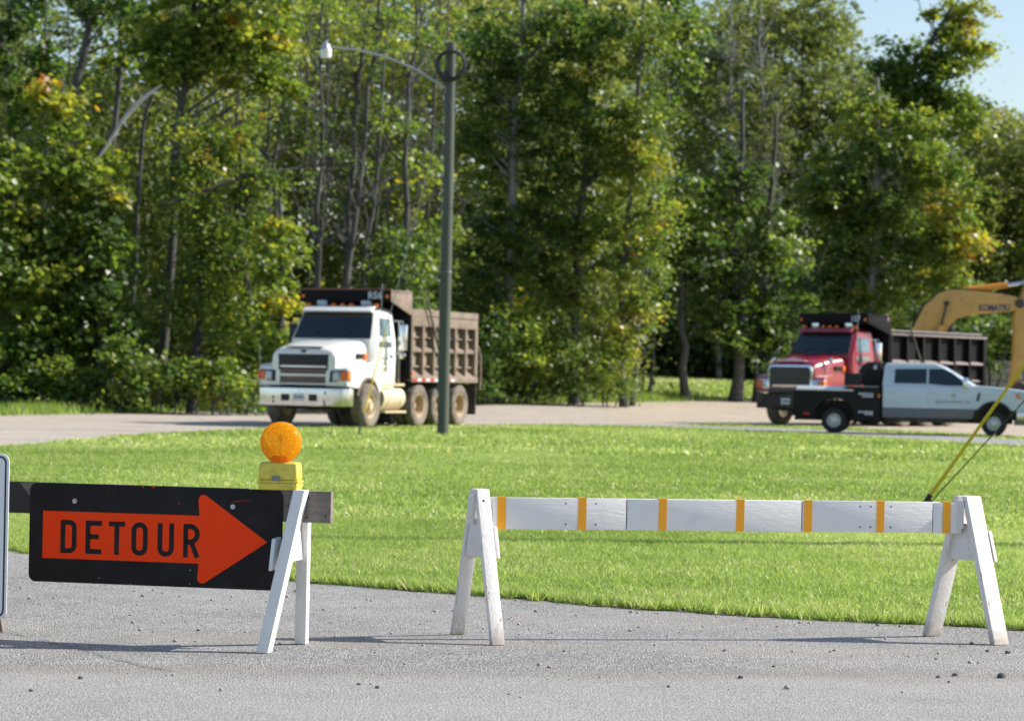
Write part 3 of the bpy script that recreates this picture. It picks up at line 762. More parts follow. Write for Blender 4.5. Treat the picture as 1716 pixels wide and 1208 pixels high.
# the pole just outside the picture on the right that holds the yellow guy guard
rp = empty('utility_pole', (9.75, 22.6, -.02))
tag(rp, 'wooden pole standing out of frame to the right that holds the yellow guarded wires', 'utility pole')
b = B(); b.tube([(0, 0, 0), (0, 0, 5), (0, 0, 9.8)], [.13, .118, .10], 14); b.build('pole', M['pole_wood'], rp)
a2 = ground(1547, 846)
g2_ = empty('guy_wire', (a2.x, a2.y, 0))
tag(g2_, 'long yellow guy guard rising to the right from the grass behind the white barricade', 'guy wire')
t2 = Vector((9.75 - a2.x - .05, 22.6 - a2.y + .06, 9.24)); u2 = t2.normalized()
b = B(); b.tube([(0, 0, .0), t2], .0075, 6); b.build('strand', M['wire'], g2_)
b = B(); b.tube([u2 * .12, u2 * 2.6], [.021, .016], 8); b.build('yellow_guard', M['guard_yellow'], g2_)
b = B(); b.tube([(-.015, 0, -.03), u2 * .16], .03, 6); b.build('anchor_rod', M['cable'], g2_)
g3_ = empty('guy_wire', (a2.x + .03, a2.y, 0))
tag(g3_, 'thin bare dark wire running beside the long yellow guy guard on the right', 'guy wire')
t3 = Vector((9.75 - a2.x - .08, 22.6 - a2.y + .06, 7.2))
b = B(); b.tube([(.02, 0, .0), t3], .007, 6); b.build('strand', M['cable'], g3_)
b = B(); b.ball((.05, 0, .02), (.05, .04, .04), 8, 6); b.build('anchor_clamp', M['cable'], g3_)

# ------------------------------------------------------------------ vehicles (local frame: x forward, y to the driver's side, z up)
def ringp(x, pts): return [(x, y, z) for y, z in pts]

def wheel(parent, x, y, r, w, side, kind, tyre_m, rim_m, dual=False):
    wh = empty('wheel', (x, y, r), 0, parent)
    b = B(); s = side
    def one(c):
        h = w / 2; ri = r * .56
        b.lathe([(c - h * .8, ri), (c - h, r * .72), (c - h * .98, r * .90), (c - h * .8, r * .975), (c - h * .45, r), (c - h * .42, r * .98), (c - h * .36, r * .98), (c - h * .33, r), (c + h * .33, r),
                 (c + h * .36, r * .98), (c + h * .42, r * .98), (c + h * .45, r), (c + h * .8, r * .975), (c + h * .98, r * .90), (c + h, r * .72), (c + h * .8, ri)], (0, 0, 0), 'y', 36, True)
    one(0)
    if dual: one(-s * (w + .04))
    b.build('tyre', tyre_m, wh, ang=40)
    b = B(); h = w / 2 * .8; ri = r * .565
    if kind == 'convex':
        b.lathe([(-s * h, ri), (s * h * .95, ri), (s * h * 1.02, ri * .98), (s * h * .95, ri * .93), (s * h * .55, ri * .86), (s * h * .55, ri * .62), (s * h * .85, ri * .52), (s * h * .88, ri * .40), (s * h * 1.25, ri * .34), (s * h * 1.3, ri * .2), (s * h * 1.3, 0)], (0, 0, 0), 'y', 28)
    else:
        b.lathe([(-s * h, ri), (s * h * .95, ri), (s * h * 1.02, ri * .98), (s * h * .95, ri * .92), (-s * h * .1, ri * .86), (-s * h * .9, ri * .78), (-s * h * .9, ri * .50), (-s * h * .5, ri * .40), (-s * h * .3, ri * .30), (-s * h * .28, 0)], (0, 0, 0), 'y', 28)
    rim = b.build('rim', rim_m, wh)
    hb = B(); hz = B(); o1 = s * h * (.58 if kind == 'convex' else -.88)
    for k in range(10):
        a = 2 * math.pi * (k + .5) / 10
        c = (ri * .74 * math.cos(a), o1, ri * .74 * math.sin(a)); hz.lathe([(0, r * .058), (s * .012, r * .050), (s * .0122, 0)], c, 'y', 8)
        c = (ri * .56 * math.cos(a), o1, ri * .56 * math.sin(a)); hb.lathe([(0, r * .03), (s * .05, r * .026), (s * .052, 0)], c, 'y', 6)
    tag(hz.build('hand_holes', M['grille_dark'], wh), kind='stuff'); tag(hb.build('wheel_nuts', rim_m, wh), kind='stuff')
    return wh

def dump_truck(label, loc, rz, P):
    t = empty('dump_truck', loc, rz); tag(t, label, 'dump truck', 'dump trucks parked on the far drive')
    body, bed, bedp = M[P['body']], M[P['bed']], M[P['panel']]
    # hood
    def hood_ring(x, w, zb, zt): 
        half = [(w, zb), (w, zt - .30), (w * .985, zt - .17), (w * .93, zt - .07), (w * .78, zt - .015), (w * .4, zt + .01)]
        return ringp(x, half + [(-y, z) for y, z in half[::-1]])
    b = B(); b.loft([hood_ring(1.15, .78, 1.0, 1.77), hood_ring(1.12, .83, 1.0, 1.835), hood_ring(1.0, .85, 1.0, 1.885), hood_ring(.4, .89, 1.0, 2.01), hood_ring(-.35, .95, 1.0, 2.09), hood_ring(-.74, .98, 1.0, 2.12)])
    hood = b.build('hood', body, t, ang=45)
    b = B(); b.box(1.02, 1.135, -.47, .47, 1.885, 1.905); b.build('hood_lip', M['grille_bar'] if P['split'] else M['chrome'], hood, bevel=.006)
    # front fenders with wheel arches
    for s in (1, -1):
        pts = [(1.17, .98), (1.19, 1.12), (1.15, 1.40), (1.0, 1.47), (.3, 1.53), (-.5, 1.56), (-.72, 1.50), (-.74, .92), (-.62, .80)]
        pts += [(.665 * math.cos(R(a)), .54 + .665 * math.sin(R(a))) for a in range(156, 34, -12)]
        b = B(); b.prism(pts, s * .60, s * 1.17); fd = b.build('fender', body, t, bevel=.11, seg=5, ang=60)
        b = B(); arch = [(.67 * math.cos(R(a)), .54 + .67 * math.sin(R(a))) for a in range(20, 166, 8)]
        inn = [(.615 * math.cos(R(a)), .54 + .615 * math.sin(R(a))) for a in range(165, 19, -8)]
        b.prism(arch + inn, s * 1.10, s * 1.185); b.build('arch_lip', M['frame_black'] if not P['split'] else M['bed_dirty'], fd)
        # headlamp cluster
        b = B(); b.hexa([(1.14, s * .70, 1.07), (1.205, s * .70, 1.07), (1.172, s * 1.185, 1.09), (1.0, s * 1.185, 1.09), (1.14, s * .72, 1.34), (1.19, s * .72, 1.34), (1.155, s * 1.175, 1.36), (1.0, s * 1.175, 1.36)])
        hl = b.build('headlight', M['grille_dark'] if P['split'] else M['chrome'], t, bevel=.02)
        b = B(); b.hexa([(1.12, s * .80, 1.10), (1.220, s * .80, 1.10), (1.208, s * .97, 1.105), (1.12, s * .97, 1.105), (1.12, s * .80, 1.31), (1.208, s * .80, 1.31), (1.196, s * .97, 1.32), (1.12, s * .97, 1.32)]); b.build('lens', M['lamp_clear'], hl, bevel=.015)
        b = B(); b.hexa([(1.1, s * .99, 1.10), (1.206, s * .99, 1.10), (1.186, s * 1.195, 1.11), (1.02, s * 1.195, 1.11), (1.1, s * .99, 1.32), (1.194, s * .99, 1.32), (1.17, s * 1.190, 1.33), (1.02, s * 1.190, 1.33)]); b.build('turn_signal', M['lamp_orange'], hl, bevel=.015)
        # side vents and marker on the hood flank
        b = B()
        for k in range(3): b.box(-.08 + .10 * k, -.01 + .10 * k, s * .86, s * .965, 1.63, 1.76)
        b.build('side_vent', M['grille_dark'], hood, bevel=.008)
        b = B(); b.box(-.27, -.15, s * .88, s * .985, 1.60, 1.77); b.build('side_marker', M['lamp_orange'], hood, bevel=.012)
    # grille
    if P['split']:
        b = B(); b.prism([(-.64, 1.26), (.64, 1.26), (.66, 1.72), (-.66, 1.72)], 1.145, 1.158, 'yz'); g = b.build('grille', M['grille_dark'], t, bevel=.01)
        for k in range(4):
            b = B(); z = 1.33 + k * .10; b.box(1.157, 1.17, -.60, .60, z - .022, z + .022)
            if k != 1: b.build('grille_bar', M['grille_bar'] if k < 2 else M['grille_dark'], g, bevel=.006)
            else: b.build('grille_bar', M['chrome'], g, bevel=.006)
        b = B(); b.box(1.145, 1.162, -.62, .62, 1.235, 1.262); b.build('grille_surround', body, g, bevel=.006)
        b = B(); b.prism([(-.60, 1.04), (.60, 1.04), (.62, 1.20), (-.62, 1.20)], 1.145, 1.158, 'yz'); g2 = b.build('lower_grille', M['grille_dark'], t, bevel=.01)
        for k in range(4):
            b = B(); z = 1.06 + k * .04; b.box(1.157, 1.168, -.59, .59, z - .011, z + .011); b.build('grille_bar', M['grille_bar'], g2)
        b = B(); b.lathe([(0, .075), (.015, .07), (.018, 0)], (0, 0, 0), 'x', 16)
        for v in b.bm.verts: v.co.z *= .55
        b.build('hood_badge', M['letter_blue'], hood, loc=(1.142, 0, 1.79))
    else:
        b = B(); b.prism([(-.78, 1.13), (.78, 1.13), (.80, 1.66), (.70, 1.78), (-.70, 1.78), (-.80, 1.66)], 1.13, 1.175, 'yz'); g = b.build('grille_surround', M['chrome'], t, bevel=.02)
        b = B(); b.prism([(-.70, 1.19), (.70, 1.19), (.72, 1.63), (.64, 1.715), (-.64, 1.715), (-.72, 1.63)], 1.176, 1.182, 'yz'); g = b.build('grille', M['grille_dark'], t)
        for k in range(9):
            b = B(); z = 1.22 + k * .054; b.box(1.182, 1.19, -.69, .69, z - .008, z + .008); b.build('grille_bar', M['letter_dark'], g)
        b = B(); b.box(1.12, 1.2, -.82, .82, .98, 1.10); b.build('lower_grille', M['ledge'], t, bevel=.02)
        b = B(); b.box(1.2, 1.206, -.74, .74, 1.005, 1.07); b.build('lower_grille_slot', M['grille_dark'], t)
    b = B(); b.box(-.75, 1.0, -.6, .6, .97, 1.4); b.box(-.70, -.66, -1.15, 1.15, .6, 1.45); b.build('engine_bay', M['frame_black'], t)
    # bumper
    plan = [(1.34, -.80), (1.35, 0), (1.34, .80), (1.26, 1.08), (1.10, 1.21), (.92, 1.22), (.92, 1.15), (1.18, .95), (1.2, .8), (1.2, -.8), (1.18, -.95), (.92, -1.15), (.92, -1.22), (1.10, -1.21), (1.26, -1.08)]
    b = B(); b.prism(plan, .50, .93, 'xy'); bp = b.build('bumper', M['chrome'] if P['split'] else M['frame_black'], t, bevel=.03, seg=3)
    for yy in (-.36, .36):
        b = B(); b.hexa([(1.33, yy - .11, .62), (1.356, yy - .11, .62), (1.356, yy + .11, .62), (1.33, yy + .11, .62), (1.33, yy - .11, .78), (1.356, yy - .11, .78), (1.356, yy + .11, .78), (1.33, yy + .11, .78)]); b.build('tow_opening', M['grille_dark'], bp, bevel=.03, seg=3)
    b = B(); b.box(1.345, 1.358, -.17, .14, .62, .80); pt = b.build('licence_plate', M['plate'], bp, bevel=.005)
    b = B()
    for k in range(5): b.box(1.3585, 1.3595, -.12 + .052 * k, -.085 + .052 * k, .675, .745)
    b.build('plate_marks', M['pickup_grey'], pt, smooth=False)
    b = B()
    for yy, zz in ((-.68, .70), (-.68, .60), (.66, .62), (.68, .82), (.66, .55)): b.box(1.343, 1.352, yy - .02, yy + .02, zz - .03, zz + .03)
    tag(b.build('bumper_bolts', M['grille_dark'], bp), kind='stuff')
    # cab
    def cab_ring(z, xf, xb, w, c):
        return [(xf, -w + c, z), (xf, w - c, z), (xf - c, w, z), (xb + c * .4, w, z), (xb, w - c * .4, z), (xb, -w + c * .4, z), (xb + c * .4, -w, z), (xf - c, -w, z)]
    b = B(); b.loft([cab_ring(.88, -.76, -1.98, 1.0, .06), cab_ring(1.0, -.74, -2.0, 1.03, .06), cab_ring(1.7, -.72, -2.0, 1.045, .07), cab_ring(2.10, -.71, -2.0, 1.035, .10), cab_ring(2.77, -1.09, -2.0, .935, .13),
                     cab_ring(2.83, -1.15, -1.98, .89, .17), cab_ring(2.885, -1.24, -1.93, .80, .20), cab_ring(2.915, -1.4, -1.85, .6, .2)])
    cab = b.build('cab', body, t, ang=28)
    b = B(); b.prism([(-1.02, 2.765), (-.93, 2.785), (-1.02, 2.86), (-1.2, 2.915), (-1.3, 2.905), (-1.1, 2.82)], -.86, .86); b.build('sun_visor', body, cab, bevel=.03, seg=3)
    k0, k1 = (2.125, -.718), (2.755, -1.075)
    b = B(); wd = lambda z: 1.03 - (z - 2.12) * .15
    zs0, zs1 = k0[0], k1[0]; o = .010
    b.hexa([(k0[1] - .02, -wd(zs0) + .075, zs0), (k0[1] + o, -wd(zs0) + .075, zs0), (k0[1] + o, wd(zs0) - .075, zs0), (k0[1] - .02, wd(zs0) - .075, zs0), (k1[1] - .02, -wd(zs1) + .075, zs1), (k1[1] + o, -wd(zs1) + .075, zs1), (k1[1] + o, wd(zs1) - .075, zs1), (k1[1] - .02, wd(zs1) - .075, zs1)])
    ws = b.build('windshield', M['glass'], cab, bevel=.008)
    for y0 in (-.55, .25):
        b = B(); b.tube([(-.715, y0, 2.15), (-.79, y0 + .22, 2.30), (-.745, y0 + .5, 2.20)], .012, 5); b.build('wiper', M['grille_dark'], ws)
    for s in (1, -1):
        yb, yt = 1.04, .958
        b = B(); b.hexa([(-.98, s * (yb - .03), 1.93), (-1.76, s * (yb - .03), 1.93), (-1.76, s * (yb + .012), 1.93), (-.98, s * (yb + .012), 1.93),
                         (-1.17, s * (yt - .03), 2.63), (-1.76, s * (yt - .03), 2.63), (-1.76, s * (yt + .012), 2.63), (-1.17, s * (yt + .012), 2.63)]); sw = b.build('side_window', M['glass_sky'], cab, bevel=.01)
        b = B(); b.bar((-1.22, s * 1.045, 1.93), (-1.28, s * .967, 2.63), .03, .02, (1, 0, 0)); b.build('window_bar', M['grille_dark'], sw)
        b = B(); b.prism([(-.80, .95), (-.80, 1.55), (-.92, 1.88), (-1.82, 1.88), (-1.82, .95)], s * 1.03, s * 1.056); dr = b.build('door', body, t, bevel=.012); dr['side'] = s
        b = B(); b.box(-1.76, -1.62, s * 1.056, s * 1.08, 1.68, 1.73); b.build('handle', M['grille_dark'], dr, bevel=.008)
        b = B(); rq = random.Random(3)
        for k, (z, wdt) in enumerate(((1.66, .34), (1.54, .26), (1.42, .40), (1.36, .30))):
            x = -1.30 + wdt / 2
            while x > -1.30 - wdt / 2:
                q = rq.uniform(.03, .06); b.box(x - q, x, s * 1.0562, s * 1.0572, z - .028, z + .028); x -= q + .018
        b.build('door_lettering', M[P['door_text']], dr, smooth=False)
        # mirror on its arms
        mr = B(); mr.box(-1.66, -1.56, s * 1.37, s * 1.58, 1.86, 2.48); m_ = mr.build('mirror', M['chrome'] if s > 0 else M['grille_dark'], t, bevel=.02)
        b = B(); b.tube([(-1.15, s * .96, 2.60), (-1.64, s * 1.46, 2.56), (-1.61, s * 1.48, 2.46)], .014, 6); b.tube([(-.95, s * 1.04, 1.72), (-1.60, s * 1.46, 1.79), (-1.61, s * 1.48, 1.87)], .014, 6); b.tube([(-1.62, s * 1.36, 1.80), (-1.62, s * 1.36, 2.55)], .012, 6); b.build('mirror_arm', M['chrome'], m_)
        b = B(); b.ball((-1.60, s * 1.47, 1.74), (.05, .09, .09), 10, 7); b.build('spot_mirror', M['chrome'], m_)
        # steps and tank
        b = B(); b.tube([(-.86, s * .90, .70), (-2.1, s * .90, .70)], .29, 20); tk = b.build('fuel_tank', M['tank_cream'] if P['split'] else M['chrome'], t, ang=40)
        for x in (-1.15, -1.85):
            b = B(); b.lathe([(-.03, .297), (.03, .297)], (x, s * .90, .70), 'x', 20); b.build('tank_strap', M['rim_cream'], tk)
        b = B(); b.box(-2.15, -.80, s * .66, s * 1.14, 1.0, 1.06); b.build('step', M['rim_cream'] if P['split'] else M['steel'], t, bevel=.012)
        b = B(); b.box(-2.1, -.86, s * .82, s * 1.22, .345, .40); b.build('step', M['rim_cream'] if P['split'] else M['steel'], t, bevel=.012)
    for yy in (-.84, -.22, 0, .22, .84):
        b = B(); b.loft([[(-1.20, yy - .06, 2.90), (-1.36, yy - .05, 2.90), (-1.36, yy + .05, 2.90), (-1.20, yy + .06, 2.90)], [(-1.25, yy - .04, 2.985), (-1.34, yy - .03, 2.985), (-1.34, yy + .03, 2.985), (-1.25, yy + .04, 2.985)]]); b.build('marker_light', M['lamp_orange'], cab, bevel=.015)
    for yy in (-.58, .52):
        b = B(); b.box(-1.55, -1.40, yy - .12, yy + .12, 2.92, 3.06); b.build('roof_box', M['lamp_body'] if P['split'] else M['chrome'], cab, bevel=.02)
    b = B(); b.tube([(-.80, 1.25, 2.4), (-.86, 1.24, 3.45)], .011, 5); b.build('antenna', M['wire'], t)
    b = B(); b.tube([(1.2, -1.12, .95), (1.22, -1.13, 1.95)], .010, 5); b.build('marker_rod', M['wire'], t)
    if not P['split']:
        for s in (1, -1):
            b = B(); b.ball((.55, s * 1.0, 1.93), (.06, .09, .08), 10, 8); b.tube([(.55, s * .98, 1.88), (.62, s * .9, 1.50)], .014, 6); b.build('hood_mirror', M['chrome'], t)
    cab.location = (.36, 0, 0); cab.scale = (1, 1.075, 1)
    for o in t.children:
        if o.name.startswith('door'): o.location = (.36, .075 * (1 if o['side'] > 0 else -1), 0)
        if o.name.startswith('mirror') or o.name.startswith('antenna'): o.location = (.36, 0, 0)
    # chassis
    xb0, xb1 = P['bed']and P['x0'], P['x1']
    b = B()
    for s in (1, -1): b.box(xb1 + .3, 1.05, s * .38 - .06, s * .38 + .06, .66, .95)
    b.box(-.12, .12, -.95, .95, .42, .56); b.box(.2, .9, -.55, .55, .55, .98); b.box(-2.2, -.75, -.6, .6, .5, .95)
    ax_ = P['axles']
    for xx in ax_: b.box(xx - .12, xx + .12, -.95, .95, .42, .64)
    b.build('chassis', M['frame_black'], t, bevel=.01)
    b = B(); b.box(-2.20, -2.02, -1.0, 1.0, .62, 2.1); b.build('cab_rear_equipment', M['frame_black'], t, bevel=.02)
    for s in (1, -1):
        wheel(t, .03, s * 1.10, .53, .34, s, 'convex', M['rubber'], M[P['rim']])
        for xx in ax_: wheel(t, xx, s * 1.06, .525, .26, s, 'deep', M['rubber'], M[P['rim2']], True)
        b = B(); b.box(xb1 + .02, xb1 + .05, s * .62, s * 1.2, .28, 1.05); b.build('mud_flap', M['frame_black'], t)
    # dump bed
    zt = P['zt']; W = 1.22; zb = 1.16
    b = B(); b.box(xb1, xb0, -1.10, 1.10, zb, zb + .10); b.box(xb1 + .1, xb0, -.6, .6, .96, zb); fl = b.build('bed_floor', M['frame_black'], t, bevel=.01)
    b = B(); b.box(xb0 - .06, xb0 + .0, -1.2, 1.2, zb, 3.30); hb = b.build('headboard', M['bed_black'], t, bevel=.01)
    cx1 = xb0 + 1.2
    b = B(); b.hexa([(xb0 - .06, -W, 3.26), (cx1, -W, 3.24), (cx1, W, 3.24), (xb0 - .06, W, 3.26), (xb0 - .06, -W, 3.33), (cx1, -W, 3.31), (cx1, W, 3.31), (xb0 - .06, W, 3.33)])
    cn = b.build('cab_shield', bed, t, bevel=.008)
    b = B(); b.box(cx1 + .001, cx1 + .03, -W, W, 3.03, 3.315); vl = b.build('shield_lip', M['bed_black'], cn, bevel=.006)
    b = B(); b.box(cx1 - .02, cx1 + .036, -W - .01, W + .01, 3.316, 3.345); b.build('lip_edge', M['rust_edge'] if P['split'] else M['bed_black'], cn, bevel=.005)
    for s in (1, -1):
        b = B(); b.prism([(xb0 - .06, 2.75), (xb0 + .05, 2.75), (cx1, 3.05), (cx1, 3.30), (xb0 - .06, 3.30)], s * (W - .03), s * (W + .0)); b.build('shield_side', bed, cn, bevel=.006)
        b = B(); b.box(cx1 + .031, cx1 + .045, s * 1.13 - .035, s * 1.13 + .035, 3.12, 3.20); b.build('marker_light', M['lamp_orange'], vl)
        b = B(); b.ball((xb0 + .1, s * 1.16, 3.2), (.13, .07, .16), 8, 6); b.build('tarp_motor', M['ledge'], cn)
    text_part('shield_lettering', P['text'], .24, M['letter_white'], vl, axes((cx1 + .033, .80 if P['split'] else .78, 3.175), (0, 1, 0), (0, 0, 1)), P['tw'], bold=.004)
    for s in (1, -1):
        b = B(); b.box(xb1 + .01, xb0 - .061, s * 1.0, s * 1.05, zb + .101, zt - .02); sd = b.build('bed_side', bedp, t)
        b = B(); b.box(xb1, xb0 - .061, s * 1.051, s * W, zt - P['rail'], zt); b.build('top_rail', bed, sd, bevel=.012)
        if P['split']:
            b = B(); b.box(xb1 + .05, xb0 - .9, s * W, s * (W + .012), zt - .17, zt - .15); b.build('rail_groove', M['frame_black'], sd)
        if P['ledge']:
            b = B(); b.hexa([(xb1, s * 1.06, zt + .001), (xb0 - .061, s * 1.06, zt + .001), (xb0 - .061, s * (W + .01), zt - .13), (xb1, s * (W + .01), zt - .13), (xb1, s * 1.0, zt + .04), (xb0 - .061, s * 1.0, zt + .04), (xb0 - .061, s * (W + .03), zt - .08), (xb1, s * (W + .03), zt - .08)]); b.build('top_ledge', M['ledge'], sd, bevel=.008)
        b = B(); b.hexa([(xb1, s * 1.0, zb), (xb0 - .061, s * 1.0, zb), (xb0 - .061, s * (W + .02), zb - .06), (xb1, s * (W + .02), zb - .06), (xb1, s * 1.051, zb + .22), (xb0 - .061, s * 1.051, zb + .22), (xb0 - .061, s * (W + .02), zb + .05), (xb1, s * (W + .02), zb + .05)]); b.build('bottom_rail', bed, sd, bevel=.01)
        nb = P['ribs']; L = xb0 - .061 - xb1
        xsr = [xb1 + .07 + (L - .14) * k / nb for k in range(nb + 1)]
        for k, xr in enumerate(xsr):
            hw = .085 if k == 0 else .05
            b = B(); b.box(xr - hw, xr + hw, s * 1.051, s * (W - .006), zb + .12, zt - P['rail'] - .001); b.build('rib', bed, sd, bevel=.01)
        for zz, hh, pr in P['bars']:
            for k in range(nb):
                x0, x1 = xsr[k] + (.087 if k == 0 else .052), xsr[k + 1] - .052
                b = B(); b.hexa([(x0, s * 1.051, zz - hh), (x1, s * 1.051, zz - hh), (x1, s * (1.081 + pr), zz - hh), (x0, s * (1.081 + pr), zz - hh), (x0, s * 1.051, zz + hh), (x1, s * 1.051, zz + hh), (x1, s * (1.081 + pr), zz + hh * .1), (x0, s * (1.081 + pr), zz + hh * .1)])
                b.build('cross_rib', M[P['barm']], sd, bevel=.006)
        # reflective tape on the bottom rail: red and white blocks
        if P['split']:
            for k in range(10):
                b = B(); x = xb0 - .15 - k * .26; b.box(x - .24, x, s * (W + .021), s * (W + .024), zb - .035, zb + .03)
                b.build('reflector_tape', M['letter_white'] if k % 2 else M['lamp_red'], sd, smooth=False)
        b = B(); b.box(xb0 - .12, xb0 - .04, s * (W + .02), s * (W + .045), zb + .10, zb + .18); b.build('side_marker', M['lamp_orange'] if P['split'] else M['lamp_red'], sd)
        # tarp arm
        xm = P['arm']
        b = B(); b.bar((xm, s * 1.29, zb + .12), (xm + 1.15, s * 1.29, 3.12), .05, .04, (1, 0, 0)); b.box(xm - .18, xm + .18, s * 1.235, s * 1.32, zb - .18, zb + .14); b.build('tarp_arm', M['frame_black'], t, bevel=.008)
    b = B(); b.box(xb1 - .09, xb1 - .001, -1.18, 1.18, zb, zt - .05); b.build('tailgate', bed, t, bevel=.012)
    for s in (1, -1):
        b = B(); b.tube([(xb1 - .05, s * 1.2, 2.05), (xb1 - .22, s * 1.2, 1.8), (xb1 - .26, s * 1.2, 1.3), (xb1 - .2, s * 1.2, .92)], .035, 6); b.build('tailgate_hook', bed, t)
    return t

WHITE = dict(body='truck_white', bed='bed_dirty', panel='bed_recess', split=True, door_text='letter_brown', rim='rim_cream', rim2='rim_rust', axles=(-3.0, -4.28, -5.56), x0=-2.28, x1=-6.55, zt=2.90,
             rail=.42, ledge=False, ribs=6, bars=((1.92, .075, .10), (1.50, .03, .05), (2.22, .025, .05)), barm='bed_dirty', text='RS6', tw=.36, arm=-4.25)
RED = dict(body='truck_red', bed='bed_black', panel='bed_black', split=False, door_text='letter_white', rim='chrome', rim2='rim_rust', axles=(-3.3, -4.6, -5.9), x0=-2.3, x1=-8.0, zt=2.86,
           rail=.10, ledge=True, ribs=6, bars=((1.96, .05, .12), (1.42, .03, .05)), barm='ledge', text='157', tw=.30, arm=-4.4)
HW = 22.0
hvec = Vector((-math.sin(R(HW)), -math.cos(R(HW))))
gfw = ground(612, 717.5)                                   # where the driver's side front tyre stands
lv = Vector((-hvec.y, hvec.x))
org = Vector((gfw.x, gfw.y)) - lv * 1.10
dump_truck('white dump truck with dusty tan dump bed parked behind the utility pole', (org.x, org.y, .012), math.atan2(hvec.y, hvec.x), WHITE)
HR = 40.0
hvec = Vector((-math.sin(R(HR)), -math.cos(R(HR)))); lv = Vector((-hvec.y, hvec.x))
q = at_depth(1275, 640, 79.0); org = Vector((q.x, q.y)) - hvec * 1.2 + lv * 1.0
dump_truck('red dump truck with black dump bed parked behind the white pickup', (org.x, org.y, .02), math.atan2(hvec.y, hvec.x), RED)

